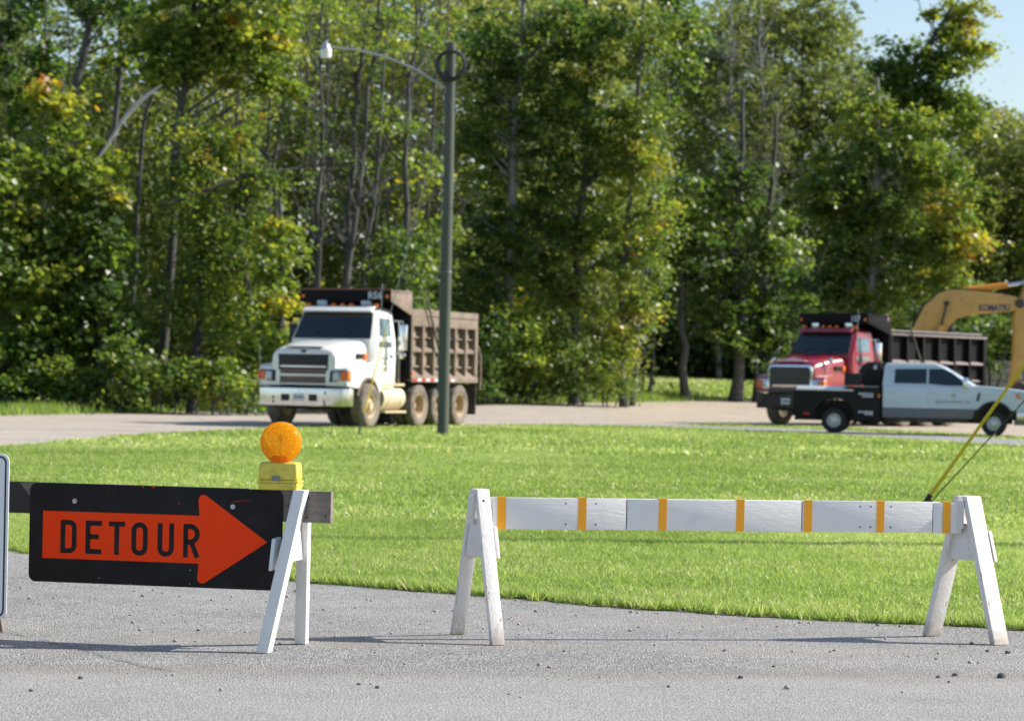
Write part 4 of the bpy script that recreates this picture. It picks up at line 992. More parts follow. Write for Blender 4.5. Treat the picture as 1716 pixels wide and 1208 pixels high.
# ------------------------------------------------------------------ pickup with a black service bed (seen from its passenger side)
def pickup(loc, rz):
    t = empty('pickup_truck', loc, rz)
    tag(t, 'white crew cab pickup with black service bed parked in front of the red dump truck', 'pickup truck')
    wb_, W = 4.45, 1.0
    t.scale = (.90, .90, .92)
    wm, gm, bk = M['pickup_white'], M['pickup_grey'], M['bed_black']
    r = .355
    def arch(xc, rr, zc, a0=180, a1=0, n=12): return [(xc + rr * math.cos(R(a0 + (a1 - a0) * k / n)), zc + rr * math.sin(R(a0 + (a1 - a0) * k / n))) for k in range(n + 1)]
    # cab sides: lower two-tone band, white middle; x from -2.55 (cab back) to 0.95 (nose)
    xb = -3.10
    low = [(xb, .46), (-.62, .46)] + arch(0, .53, .42, 175, 8) + [(.90, .50), (.90, .66), (.55, .72), (-.5, .72), (xb, .72)]
    b = B(); b.prism([(xb, .46), (-.60, .46), (-.52, .719), (xb, .719)], -W + .0, W - .0); b.build('rocker_panel', gm, t, bevel=.03)
    upper = [(xb, .72), (-.53, .72)] + arch(0, .53, .42, 145, 35, 8)[0:] + [(.52, .70), (.88, .66), (.97, .95), (.95, 1.18), (.80, 1.27), (.3, 1.33), (-.45, 1.38), (-.62, 1.38), (xb, 1.34)]
    b = B(); b.prism(upper, -W, W); bd = b.build('body', wm, t, bevel=.05, seg=3, ang=40)
    # greenhouse
    def ring(z, xf, xk, w): return [(xf, -w + .1, z), (xf, w - .1, z), (xf - .12, w, z), (xk, w, z), (xk, -w, z), (xf - .12, -w, z)]
    b = B(); b.loft([ring(1.32, -.42, xb, .97), ring(1.40, -.52, xb, .955), ring(1.86, -1.32, xb + .04, .82), ring(1.95, -1.55, xb + .08, .76), ring(1.975, -1.75, xb + .2, .6)])
    gh = b.build('roof', wm, t, ang=30)
    b = B(); b.hexa([(-.50, -.80, 1.40), (-.485, -.80, 1.40), (-.485, .80, 1.40), (-.50, .80, 1.40), (-1.30, -.70, 1.845), (-1.27, -.70, 1.85), (-1.27, .70, 1.85), (-1.30, .70, 1.845)]); b.build('windshield', M['glass'], gh)
    for s in (1, -1):
        yw = lambda z: s * (.955 - (z - 1.40) * .293)
        def pane(name, pts):
            b = B(); lo = [(x, yw(z) - s * .02, z) for x, z in pts]; hi = [(x, yw(z) + s * .010, z) for x, z in pts]
            v0 = [b.bm.verts.new(p) for p in lo]; v1 = [b.bm.verts.new(p) for p in hi]
            b.bm.faces.new(v0); b.bm.faces.new(v1[::-1])
            for i in range(len(pts)): b.bm.faces.new([v0[i], v1[i], v1[(i + 1) % len(pts)], v0[(i + 1) % len(pts)]])
            return b.build(name, M['glass'], gh)
        pane('rear_window', [(-1.88, 1.41), (-2.78, 1.41), (-2.76, 1.80), (-1.88, 1.82)])
        pane('front_window', [(-.72, 1.34), (-.95, 1.34), (-1.82, 1.41), (-1.82, 1.82), (-1.40, 1.82), (-1.15, 1.71)])
        for x0, x1 in ((-1.84, -.66), (-3.0, -1.87)):
            b = B(); b.prism([(x0, .74), (x1, .74), (x1, 1.33), (x0, 1.335)], s * (W - .02), s * (W + .008)); dr = b.build('door', wm, t, bevel=.012)
            b = B(); b.box(x0 + .06, x0 + .26, s * (W + .006), s * (W + .03), 1.14, 1.18); b.build('handle', wm, dr, bevel=.01)
            if x0 > -1.9: fd = dr
        mtx = axes((-1.13, s * (W + .0085), .93), (s * -1, 0, 0), (0, 0, 1))
        text_part('door_lettering', 'Spectrum Electric, Inc.', .14, M['letter_dark'], fd, mtx, .98)
        b = B()
        for k in (-1, 0, 1):
            b.prism([(-1.13 + .045 * k - .016, 1.05), (-1.13 + .045 * k + .016, 1.05), (-1.13 + .045 * k + .012, 1.155), (-1.13 + .045 * k - .012, 1.155)], s * (W + .0082), s * (W + .0092))
        b.build('door_emblem', M['letter_brown'], fd, smooth=False)
        b = B(); b.hexa([(-.86, s * 1.0, 1.33), (-.72, s * 1.0, 1.33), (-.72, s * 1.22, 1.33), (-.86, s * 1.22, 1.33), (-.86, s * 1.0, 1.60), (-.76, s * 1.0, 1.60), (-.76, s * 1.2, 1.60), (-.86, s * 1.2, 1.60)]); b.build('mirror', M['chrome'], t, bevel=.03)
        b = B(); b.prism([(-.50, .98), (-.44, 1.18), (-.38, 1.20), (-.42, .95)], s * (W - .01), s * (W + .01)); b.build('fender_vent', M['grille_dark'], t)
        b = B(); b.hexa([(.72, s * .70, 1.0), (.985, s * .70, 1.0), (.88, s * 1.005, 1.0), (.66, s * 1.005, 1.02), (.66, s * .70, 1.20), (.96, s * .70, 1.20), (.83, s * 1.005, 1.22), (.60, s * 1.005, 1.22)]); hl = b.build('headlight', M['lamp_clear'], t, bevel=.02)
        b = B(); b.hexa([(.60, s * .98, 1.06), (.70, s * .98, 1.06), (.70, s * 1.012, 1.06), (.60, s * 1.012, 1.06), (.58, s * .98, 1.19), (.68, s * .98, 1.19), (.68, s * 1.012, 1.19), (.58, s * 1.012, 1.19)]); b.build('turn_signal', M['lamp_orange'], hl)
        a0 = arch(0, .545, .42, 168, 10, 14); a1 = arch(0, .50, .42, 10, 168, 14)
        b = B(); b.prism(a0 + a1, s * (W - .04), s * (W + .02)); b.build('arch_lip', M['grille_dark'], t)
        wheel(t, 0, s * .86, r, .27, s, 'convex', M['rubber_dark'], M['rim_steel'])
        wheel(t, -wb_, s * .86, r, .24, s, 'convex' if s else '', M['rubber_dark'], M['rim_steel'], True)
    for yy in (-.5, -.2, 0, .2, .5):
        b = B(); b.box(-1.62, -1.52, yy - .04, yy + .04, 1.945, 1.99); b.build('roof_marker', M['lamp_orange'], gh, bevel=.01)
    b = B(); b.box(.94, 1.03, -.62, .62, .72, 1.19); gr = b.build('grille', M['chrome'], t, bevel=.04)
    for z in (.80, .92, 1.04):
        b = B(); b.box(1.031, 1.036, -.55, .55, z - .03, z + .03); b.build('grille_slot', M['grille_dark'], gr)
    b = B(); b.prism([(.62, -1.0), (.98, -.98), (1.13, -.7), (1.16, 0), (1.13, .7), (.98, .98), (.62, 1.0), (.7, .85), (.9, .6), (.9, -.6), (.7, -.85)], .46, .70, 'xy'); b.build('bumper', M['chrome'], t, bevel=.03)
    b = B(); b.box(.55, 1.0, -.9, .9, .32, .47); b.build('air_dam', gm, t, bevel=.03)
    b = B(); b.box(-.62, .62, -.62, .62, .45, 1.2); b.build('wheel_well', M['frame_black'], t)
    b = B(); b.box(-wb_ - .6, -wb_ + .6, -.545, .545, .45, .9); b.build('wheel_well', M['frame_black'], t)
    # chassis and service bed
    b = B(); b.box(-5.6, .5, -.5, .5, .34, .56); b.box(-wb_ - .1, -wb_ + .1, -.8, .8, .3, .5); b.box(-.1, .1, -.8, .8, .3, .5); b.build('chassis', M['frame_black'], t)
    b = B(); b.box(-3.0, -.7, -.95, .95, .36, .458); b.build('running_board', M['frame_black'], t, bevel=.02)
    x0, x1 = -5.55, xb - .06
    bk = M['bed_gloss']
    side = [(x1, .38), (x1, 1.20), (x0, 1.20), (x0 + .0, .52), (x0 + .1, .42), (-wb_ - .66, .40)] + arch(-wb_, .56, .42, 178, 2, 12) + [(-wb_ + .62, .38)]
    for s in (1, -1):
        b = B(); b.prism(side, s * .55, s * 1.03); sb = b.build('bed_box', bk, t, bevel=.02)
        b = B(); b.hexa([(x0 + .03, s * .58, 1.201), (x1 - .75, s * .58, 1.201), (x1 - .75, s * 1.05, 1.170), (x0 + .03, s * 1.05, 1.170), (x0 + .03, s * .58, 1.30), (x1 - .75, s * .58, 1.30), (x1 - .75, s * 1.06, 1.205), (x0 + .03, s * 1.06, 1.205)]); b.build('bed_rail', M['alu'], sb, bevel=.008)  # pale metal and tilted top imitate a bright reflection along the rail
        b = B(); b.box(x1 - .73, x1 - .02, s * .60, s * 1.035, .98, 1.29); b.build('bed_toolbox', bk, sb, bevel=.015)
        b = B(); b.box(x1 - .70, x1 - .05, s * .62, s * 1.02, 1.2905, 1.31); b.build('toolbox_lid', M['steel'], sb, bevel=.006)
        for zz, ww in ((1.10, .36), (1.03, .30), (.60, .36), (.545, .22)):
            b = B(); rq = random.Random(int(zz * 100)); x = x1 - .20
            while x > x1 - .20 - ww:
                q = rq.uniform(.03, .06); b.box(x - q, x, s * 1.0362 if zz > .95 else s * 1.0312, s * 1.0372 if zz > .95 else s * 1.0322, zz - .022, zz + .022); x -= q + .014
            b.build('bed_lettering', M['letter_white'], sb, smooth=False)
        b = B(); b.box(x1 - .06, x1 - .01, s * 1.03, s * 1.045, 1.0, 1.1); b.build('side_marker', M['lamp_orange'], sb)
        b = B(); b.box(x0 + .25, x0 + .40, s * 1.03, s * 1.045, .50, .56); b.build('side_marker', M['lamp_red'], sb)
    b = B(); b.box(x0, x1, -.549, .549, .62, .80); b.build('bed_deck', bk, t)
    b = B(); b.box(x0 - .05, x0 - .001, -1.0, 1.0, .50, 1.15); b.build('bed_tailgate', bk, t, bevel=.01)
    b = B()
    for s in (1, -1): b.tube([(x1 - .05, s * .85, 1.2), (x1 - .05, s * .85, 1.93), (x1 - .05, s * .7, 1.98)], .035, 8)
    b.tube([(x1 - .05, -.72, 1.98), (x1 - .05, .72, 1.98)], .035, 8)
    for k in range(9): b.box(x1 - .06, x1 - .04, -.78 + k * .195 - .02, -.78 + k * .195 + .02, 1.2, 1.95)
    for zz in (1.4, 1.6, 1.8): b.box(x1 - .07, x1 - .03, -.83, .83, zz - .05, zz + .05)
    hr = b.build('headache_rack', bk, t)
    for s in (1, -1):
        b = B(); b.lathe([(0, .06), (.05, .06), (.12, .04), (.13, 0)], (x1 - .16, s * .80, 1.78), 'z', 10); b.build('beacon', M['lamp_clear'], hr)
    b = B(); b.box(x1 - 1.02, x1 - .55, -.95, -.45, 1.32, 1.66); b.build('tool_chest', M['rubber_dark'], t, bevel=.02)
    b = B(); b.lathe([(-.09, .16), (-.12, .30), (-.1, .37), (.1, .37), (.12, .30), (.09, .16)], (x1 - .28, -.45, 1.62), 'y', 24, True); b.lathe([(-.05, .001), (-.06, .17), (.06, .17), (.05, .001)], (x1 - .28, -.45, 1.62), 'y', 18); b.build('spare_tyre', M['rubber_dark'], t)
    b = B(); b.tube([(x0 - .05, 0, .5), (x0 - .3, 0, .48)], .05, 8); b.build('hitch', M['frame_black'], t)
    return t
HP = -11.0
pf = ground(1665, 733); ph = Vector((math.cos(R(HP)), math.sin(R(HP)))); pl_ = Vector((-ph.y, ph.x))
po = Vector((pf.x, pf.y)) + pl_ * .98
pickup((po.x, po.y, .02), R(HP))

# ------------------------------------------------------------------ excavator behind the red dump truck
def excavator(loc, rz):
    t = empty('excavator', loc, rz)
    tag(t, 'yellow excavator with raised arched boom reaching right behind the red dump truck', 'excavator')
    y, dk = M['digger'], M['digger_dark']
    for s in (1, -1):
        b = B(); pts = [(s * 1.3 + .3 * 0, 0)]; prof = [(-2.3, .35), (-2.1, .08), (2.1, .08), (2.3, .35), (2.3, .55), (2.1, .82), (-2.1, .82), (-2.3, .55)]
        b.prism([(p, q) for p, q in prof], s * 1.3 - .3, s * 1.3 + .3, 'yz'); tr = b.build('track', dk, t, bevel=.03)
        for k in range(7):
            b = B(); b.lathe([(-.32, .17), (.32, .17)], (s * 1.3, -1.8 + .6 * k, .3), 'x', 10); b.build('roller', M['frame_black'], tr)
    b = B(); b.box(-1.0, 1.0, -1.2, 1.2, .5, .95); b.build('undercarriage', dk, t)
    b = B(); b.box(-2.2, 1.5, -1.35, 1.35, 1.0, 2.0); b.build('upper_body', y, t, bevel=.1, seg=3)
    b = B(); b.box(-2.6, -1.5, -1.35, 1.35, 1.05, 2.1); b.build('counterweight', y, t, bevel=.2, seg=4)
    b = B(); b.loft([[(1.5, -1.35, 2.0), (1.5, -.35, 2.0), (-.1, -.35, 2.0), (-.1, -1.35, 2.0)], [(1.45, -1.35, 2.5), (1.45, -.35, 2.5), (-.1, -.35, 2.5), (-.1, -1.35, 2.5)], [(1.15, -1.25, 2.98), (1.15, -.45, 2.98), (-.05, -.45, 2.98), (-.05, -1.25, 2.98)]]); cb = b.build('cab', y, t, bevel=.05)
    b = B(); b.box(0, 1.3, -1.357, -1.351, 2.1, 2.75); b.build('window', M['glass'], cb)
    # boom in the x-z plane, arm hanging at its right end
    P = EXC
    b = B(); b.prism(P['boom'], -.30, .30); bo = b.build('boom', y, t, bevel=.03)
    text_part('boom_lettering', 'KOMATSU', .32, M['letter_blue'], bo, axes((P['text'][0], -.3035, P['text'][1]), (1, 0, P['text'][2]), (0 - P['text'][2], 0, 1)), 1.15, bold=.012)
    for k in (-1, 1):
        hp = [(p_[0], k * .12, p_[1] + .045) for p_ in (P['boom'][1], P['boom'][2], P['boom'][3], P['boom'][4], P['boom'][5], P['boom'][6])]
        b = B(); b.tube(hp, .02, 6); b.build('hose', M['cable'], bo)
    b = B(); b.lathe([(-.36, .17), (.36, .17)], (P['pin'][0], 0, P['pin'][1]), 'y', 14); b.build('boom_pin', dk, bo)
    b = B(); b.lathe([(-.33, .11), (-.31, .09), (.31, .09), (.33, .11)], (P['lug'][0], 0, P['lug'][1]), 'y', 12); b.build('cylinder_lug', dk, bo)
    for s in (1, -1):
        b = B(); b.tube([(P['foot'][0], s * .42, P['foot'][1]), (P['mid'][0], s * .42, P['mid'][1])], .12, 10); cy = b.build('boom_cylinder', y, t)
        b = B(); b.tube([(P['mid'][0], s * .42, P['mid'][1]), (P['lug'][0], s * .42, P['lug'][1])], .045, 10); b.build('cylinder_rod', M['digger_dark'], cy)
    b = B(); b.tube([P['ac0'], P['ac1']], .115, 10); cy = b.build('arm_cylinder', M['digger_orange'], t)
    b = B(); b.tube([P['ac1'], P['ac2']], .07, 10); b.build('cylinder_rod', M['chrome'], cy)
    b = B(); b.prism(P['arm'], -.25, .25); ar_ = b.build('arm', y, t, bevel=.03)
    b = B(); b.prism(P['bucket'], -.6, .6); b.build('bucket', dk, t, bevel=.03)
    return t
XD = 99.0
xo = at_depth(1560, 640, XD); zg = float(terr(xo.x, XD))
def xl(px, py):                                            # photo position -> the excavator's own x and z
    p_ = at_depth(px, py, XD); return (p_.x - xo.x, p_.z - zg)
def x3(px, py, y=0.): a_ = xl(px, py); return (a_[0], y, a_[1])
EXC = dict(boom=[xl(1500, 600), xl(1528, 550), xl(1548, 512), xl(1572, 492), xl(1592, 486), xl(1640, 489), xl(1690, 495), xl(1708, 501), xl(1712, 511), xl(1704, 520), xl(1665, 525), xl(1625, 528), xl(1602, 534), xl(1588, 548), xl(1566, 600)],
           text=(*xl(1664, 516.5), .02), pin=xl(1706, 509), lug=xl(1584, 509), foot=xl(1560, 600), mid=xl(1574, 546),
           ac0=x3(1622, 485), ac1=x3(1688, 478), ac2=x3(1740, 471), arm=[xl(1722, 462), xl(1744, 470), xl(1738, 520), xl(1716, 600), xl(1700, 660), xl(1690, 656), xl(1698, 590), xl(1698, 530)],
           bucket=[xl(1688, 655), xl(1704, 640), xl(1728, 650), xl(1738, 672), xl(1726, 690), xl(1700, 693), xl(1686, 676)])
excavator((xo.x, XD, zg), 0)

# pale banded block wall beyond the far lawn on the right
wq = at_depth(1690, 640, 128.0); wz = float(terr(wq.x, 128.0))
wall = empty('block_wall', (wq.x, 128.0, wz + .25), R(4))
tag(wall, 'low pale wall of rough blocks beyond the far lawn, behind the excavator arm', 'wall')
rq = random.Random(8); shared = []
for k in range(4):
    b = B(); b.box(-.36, .36, -.25, .25, -.15, .15)
    for v in b.bm.verts: v.co += Vector((rq.uniform(-.03, .03), rq.uniform(-.04, .04), rq.uniform(-.02, .02)))
    o = b.build('block', M['block'], wall, bevel=.03); shared.append(o)
for rr in range(5):
    for k in range(9):
        src = shared[rq.randrange(4)]
        if rr == 0 and k < 4: o = shared[k]
        else: o = src.copy(); col.objects.link(o); o.parent = wall
        o.location = (-2.0 + k * .76 + (rr % 2) * .38, rr * .10, .0 + rr * .33); o.rotation_euler = (0, 0, rq.uniform(-.04, .04))

# ------------------------------------------------------------------ trees
def tube_np(path, rad, n=6):
    path = np.asarray(path, float); rad = np.asarray(rad, float); k = len(path)
    d = np.gradient(path, axis=0); d /= np.linalg.norm(d, axis=1, keepdims=True) + 1e-9
    ref = np.cross(d, [0.31, 0.95, 0.05]); ref /= np.linalg.norm(ref, axis=1, keepdims=True) + 1e-9
    t = np.cross(d, ref); a = np.linspace(0, 2 * np.pi, n, endpoint=False)
    v = path[:, None] + (ref[:, None] * np.cos(a)[None, :, None] + t[:, None] * np.sin(a)[None, :, None]) * rad[:, None, None]
    i = np.arange(k - 1)[:, None] * n + np.arange(n)[None]; j = np.arange(k - 1)[:, None] * n + (np.arange(n)[None] + 1) % n
    f = np.stack([i, j, j + n, i + n], -1).reshape(-1, 4)
    return v.reshape(-1, 3), f

class Tubes:
    def __init__(s): s.v, s.f, s.o = [], [], 0
    def add(s, path, rad, n=6):
        v, f = tube_np(path, rad, n); s.v.append(v); s.f.append(f + s.o); s.o += len(v)
    def build(s, name, m, parent=None): return np_mesh(name, np.concatenate(s.v), np.concatenate(s.f), m, parent, smooth=True)

def leaves_np(r, centres, per, size, spread, tint, tvar, droop=.25):
    """leaf-sized folded blades spread round the twig ends"""
    n = len(centres) * per
    k = len(centres); az = r.uniform(0, 2 * np.pi, k); sc = r.uniform(.55, 1.5, k)          # each twig end is a flat spray of its own length and direction
    d1 = np.stack([np.cos(az), np.sin(az), r.normal(-.1, .25, k)], 1); d2 = np.stack([-np.sin(az), np.cos(az), r.normal(0, .2, k)], 1)
    g = r.normal(0, 1, (k, per, 3)) * sc[:, None, None] * np.array(spread)
    off = d1[:, None] * g[..., :1] * 1.45 + d2[:, None] * g[..., 1:2] * .75; off[..., 2] += g[..., 2] * .7 - np.abs(g[..., 0]) * .25
    c = np.repeat(centres, per, axis=0) + off.reshape(n, 3)
    tn = np.repeat(np.clip(tint + r.normal(0, tvar, len(centres)), 0, 1) if np.ndim(tint) == 0 else tint, per)
    tn = np.clip(tn + r.normal(0, .085, n), 0, 1)
    nr = r.normal(0, 1, (n, 3)); nr[:, 2] = np.abs(nr[:, 2]) + .55; nr /= np.linalg.norm(nr, axis=1, keepdims=True)
    u = np.cross(nr, r.normal(0, 1, (n, 3))); u[:, 2] -= droop; u -= nr * (u * nr).sum(1, keepdims=True); u /= np.linalg.norm(u, axis=1, keepdims=True) + 1e-9
    w = np.cross(nr, u); L = size * r.uniform(.45, 1.5, n)[:, None]
    a = c - u * L * .5; b = c + w * L * .42 + nr * L * .10 - u * L * .05; d = c - w * L * .42 + nr * L * .10 - u * L * .05; e = c + u * L * .5
    v = np.stack([a, b, e, d], 1).reshape(-1, 3)
    return v, np.arange(n * 4).reshape(-1, 4), np.repeat(tn, 4)

def tree(name, label, cat, group, base, top, d, blobs, tr=.16, leaf=.20, tint=.46, tvar=.1, per=95, dens=1., seed=1, bark='bark', lm='leaf', stems=1, mids=None, bare=0, cl=.27, depth=None):
    """base/top: photo pixel columns and top row; blobs: crown masses (px, py, rx, ry[, dens[, tint]]) at distance d"""
    r = np.random.default_rng(seed * 7 + 3); S = FPX / d
    bx = at_depth(base, 640, d).x; zb = float(terr(bx, d)); root = empty(name, (bx, d, zb))
    tag(root, label, cat, group); O = np.array((bx, d, zb))
    tb = Tubes(); trunks = []
    for s in range(stems):
        t0 = np.array(at_depth(top[0] + (s - (stems - 1) / 2) * 22 * (stems > 1), top[1], d + r.uniform(-.8, .8))) - O
        b0 = np.array(((s - (stems - 1) / 2) * .12, 0, -.1))
        if mids: pts = [b0] + [np.array(at_depth(m[0], m[1], d)) - O for m in mids] + [t0]
        else: pts = [b0, t0]
        pts = np.array(pts); k = 12; u = np.linspace(0, len(pts) - 1, k)
        path = np.stack([np.interp(u, np.arange(len(pts)), pts[:, i]) for i in range(3)], 1)
        if len(pts) > 2:
            for _ in range(2): path[1:-1] = (path[:-2] + 2 * path[1:-1] + path[2:]) / 4
        wob = np.cumsum(r.normal(0, .085, (k, 3)), axis=0); wob -= np.linspace(0, 1, k)[:, None] * wob[-1]; wob[:, 2] = 0; path = path + wob
        rad = tr * (1 - .72 * np.linspace(0, 1, k)) * np.where(np.arange(k) == 0, 1.35, 1)
        tb.add(path, rad, 8); trunks.append((path, rad))
    tips, tints = [], []
    for bl in blobs:
        px, py, rx, ry = bl[:4]; dn = bl[4] if len(bl) > 4 else 1.; tt = bl[5] if len(bl) > 5 else tint
        n = max(3, int(dens * dn * rx * ry / (S * S) * 12.5))
        q = r.normal(0, 1, (n, 3)); q /= np.linalg.norm(q, axis=1, keepdims=True); q *= (r.random((n, 1)) ** .42)
        q *= 1 + .22 * np.sin(q[:, :1] * 5 + seed) * np.cos(q[:, 2:] * 4 + seed)
        dp = depth or min(rx, ry) / S * 1.0
        c = np.array(at_depth(px, py, d)) - O + q * np.array((rx / S, dp, ry / S))
        k = c[:, 2] + zb > .18 + terr(c[:, 0] + bx, c[:, 1] + d); c = c[k]
        tips.append(c); tints.append(np.clip(tt + r.normal(0, tvar, len(c)) + .05 * c[:, 0] / max(rx / S, .1) * 0, 0, 1))
    tips = np.concatenate(tips) if tips else np.zeros((0, 3)); tints = np.concatenate(tints) if len(tints) else np.zeros(0)
    def limb(end, rmax=.055, seg=5, kink=.12):
        path, rad = trunks[r.integers(len(trunks))]
        hd = np.linalg.norm(end[:2] - np.array([np.interp(end[2], path[:, 2], path[:, i]) for i in (0, 1)]))
        zz = np.clip(end[2] - hd * r.uniform(.25, .8) - .1, path[0, 2] + .25, path[-1, 2] * .98)
        st = np.array([np.interp(zz, path[:, 2], path[:, 0]), np.interp(zz, path[:, 2], path[:, 1]), zz]); rs = np.interp(zz, path[:, 2], rad)
        u = np.linspace(0, 1, seg)[:, None]; mid = st + (end - st) * u + np.array((0, 0, 1)) * (u * (1 - u)) * hd * .35
        mid[1:-1] += r.normal(0, kink, (seg - 2, 3)) * .5 * min(1, hd * .4)
        r0 = min(rmax, rs * .6)
        tb.add(mid, np.linspace(r0, .012, seg), 5)
    for i, c in enumerate(tips):
        if r.random() < .3: limb(c)
    for _ in range(bare):                                    # leafless limbs and twigs reaching up
        path, rad = trunks[r.integers(len(trunks))]; i = r.integers(4, 11); p = path[i]
        e = p + np.array((r.normal(0, .8), r.normal(0, .6), r.uniform(.5, 2.2))); k = 5; u = np.linspace(0, 1, k)[:, None]
        pp = p + (e - p) * u + np.array((r.normal(0, .3), 0, -.3)) * (u * (1 - u)); pp[1:-1] += r.normal(0, .05, (k - 2, 3))
        tb.add(pp, np.linspace(min(rad[i] * .55, .05), .012, k), 4)
        for _ in range(3):
            j = r.integers(1, k); q = pp[j]; e2 = q + np.array((r.normal(0, .45), r.normal(0, .4), r.uniform(.1, .9)))
            tb.add(np.array([q, (q + e2) / 2 + r.normal(0, .05, 3), e2]), [.018, .012, .006], 4)
    tb.build('trunk', M[bark], root)
    if len(tips):
        v, f, tn = leaves_np(r, tips, per, leaf, (cl, cl, cl * .62), tints, 0)
        tag(np_mesh('crown', v, f, M[lm], root, tn), kind='stuff')
    return root

WOOD = 'trees along the edge of the wood'
def T(label, base, top, d, blobs, **k): return tree('broadleaf_tree', label, 'tree', WOOD, base, top, d, blobs, **k)
def S_(label, base, d, blobs, **k):
    k.setdefault('tr', .035); k.setdefault('stems', 3); k.setdefault('leaf', .155)
    return tree('shrub', label, 'shrub', 'shrubs along the foot of the wood', base, (base, min(b[1] for b in blobs) - 10), d, blobs, **k)
def G(label, base, top, d, blobs=(), **k):
    k.setdefault('tr', .13); k.setdefault('bare', 16)
    return tree('slender_tree', label, 'tree', 'slender bare trunked trees in the gap of the wood', base, top, d, blobs, **k)
# left
T('leafy yellow green tree at the far left edge of the wood', 12, (15, 250), 79.5, [(5, 330, 75, 100, 1, .50), (20, 470, 85, 100, 1, .46), (0, 600, 75, 75, 1, .36)], dens=1.35, seed=1)
T('leafy tree with yellow and orange top, second from the left edge', 105, (105, 130), 80.5, [(100, 185, 55, 55, .8, .62), (115, 290, 75, 80, 1, .58), (95, 420, 85, 90, 1, .47), (115, 550, 80, 75, 1, .42)], dens=1.35, seed=2)
T('leafy green tree left of the pale dead limb', 172, (165, 250), 80, [(165, 330, 45, 70, 1, .52), (180, 440, 55, 80, 1, .44), (190, 560, 65, 80, 1, .40)], dens=1.35, seed=3)
T('green tree with small glossy leaves and red tips behind the dark limb', 320, (330, 180), 81, [(345, 240, 55, 70, .9, .50), (310, 330, 55, 70, .9, .44), (350, 420, 65, 75, 1, .44), (300, 500, 60, 75, .8, .42)], leaf=.12, per=110, tvar=.14, dens=1.35, seed=4)
T('dense green tree with a few red leaves left of the white truck', 405, (400, 150), 81.5, [(395, 220, 45, 60, .8, .58), (420, 320, 50, 70, 1, .5), (400, 430, 55, 75, 1, .46), (395, 540, 60, 70, 1, .46)], tvar=.15, leaf=.13, dens=1.35, seed=5)
T('yellow and orange leaved young tree beside the white truck', 462, (468, 330), 80, [(468, 410, 28, 60, 1, .58), (468, 490, 30, 60, 1, .62), (440, 590, 45, 60, 1, .5)], tvar=.11, dens=1.35, seed=6)
T('tall tree whose bright yellow green crown overhangs the top left', 262, (330, -70), 83, [(320, 60, 85, 60, 1, .56), (400, 70, 80, 70, 1, .58), (470, 110, 50, 65, .9, .60), (265, 110, 55, 50, .9, .50), (390, -30, 130, 50, 1, .52)], tr=.17, mids=[(300, 150)], dens=1.35, seed=7)
T('tall dark tree behind the leafy trees at the far left edge', 22, (12, -80), 88, [(10, 60, 55, 60, .7, .30), (55, 170, 55, 55, .8, .26), (60, 10, 40, 40, .5, .3)], tr=.10, dens=1.35, seed=8)
T('forked brown trunk rising at the top left', 118, (150, -70), 84, [(170, 10, 60, 30, .6, .35), (105, -20, 50, 30, .5, .35)], tr=.20, mids=[(128, 190), (138, 30)], dens=1.35, seed=9, bare=6)
T('straight brown trunk standing left of the pale dead limb', 178, (215, -60), 86, [(215, 30, 35, 30, .7, .36), (180, 100, 25, 40, .5, .4)], tr=.15, mids=[(195, 100)], dens=1.35, seed=10, bare=6)
T('thin leaning grey trunk right of the pale dead limb', 215, (300, -20), 84.5, [(330, 10, 30, 30, .4, .4)], tr=.10, mids=[(245, 250), (272, 150)], dens=1.35, seed=11, bare=5)
G('thin dark trunk near the top left corner', 75, (72, -70), 87, [(80, 120, 40, 60, .5, .3)], tr=.085, seed=12, bare=8)
S_('low dark green bush at the far left above the verge', 25, 78.5, [(20, 640, 60, 45, 1, .34)], dens=1.7, seed=13)
S_('low bush with pale green leaves above the grass verge', 120, 78.5, [(125, 640, 65, 45, 1, .44)], dens=1.7, seed=14)
S_('bright green bush in the middle of the left verge', 205, 78.3, [(205, 625, 50, 55, 1, .52)], dens=1.7, seed=15)
S_('low glossy bush right of the bright green bush on the verge', 290, 78.3, [(290, 640, 50, 42, 1, .44)], dens=1.7, seed=16)
S_('green bush beside the front of the white truck', 372, 78.2, [(365, 635, 55, 48, 1, .5)], dens=1.7, seed=17)
S_('small yellow green bush behind the front bumper of the white truck', 428, 79.5, [(425, 650, 35, 35, 1, .52)], dens=1.7, seed=18)
# pale dead limb and long dark limb
q0 = at_depth(165, 258, 79.7); dl = empty('dead_limb', (q0.x, q0.y, q0.z)); tag(dl, 'broken pale bare limb leaning against the leafy trees at upper left', 'dead limb')
tb = Tubes(); P_ = [np.array(at_depth(a, b, 79.7) - q0) for a, b in ((150, 285), (170, 258), (190, 228), (205, 203), (228, 176), (250, 157), (272, 142))]
tb.add(np.array(P_), [.02, .045, .065, .075, .085, .06, .02], 8); [tb.add(np.array([P_[k], P_[k] + np.array(e)]), [.045, .015], 5) for k, e in ((3, (.14, -.05, -.18)), (4, (-.16, -.1, .2)), (2, (.2, 0, .05)), (5, (.3, 0, .02)))]; tb.build('limb', M['dead_wood'], dl)
q0 = at_depth(285, 335, 79.6); dl2 = empty('dark_limb', (q0.x, q0.y, q0.z)); tag(dl2, 'long dark leafless limb slanting up to the right above the white truck', 'dead limb')
tb = Tubes(); P_ = [np.array(at_depth(a, b, 79.6 + .6 * k) - q0) for k, (a, b) in enumerate(((270, 345), (330, 325), (400, 298), (450, 288), (500, 283), (545, 262)))]
tb.add(np.array(P_), [.035, .06, .065, .06, .05, .03], 7)
for k in range(1, 6): e = P_[k] + np.array((.5 + .1 * k, .1, .35 * (-1) ** k)); tb.add(np.array([P_[k], (P_[k] + e) / 2 + np.array((0, 0, .06)), e]), [.03, .02, .008], 5)
tb.build('limb', M['bark_dark'], dl2)
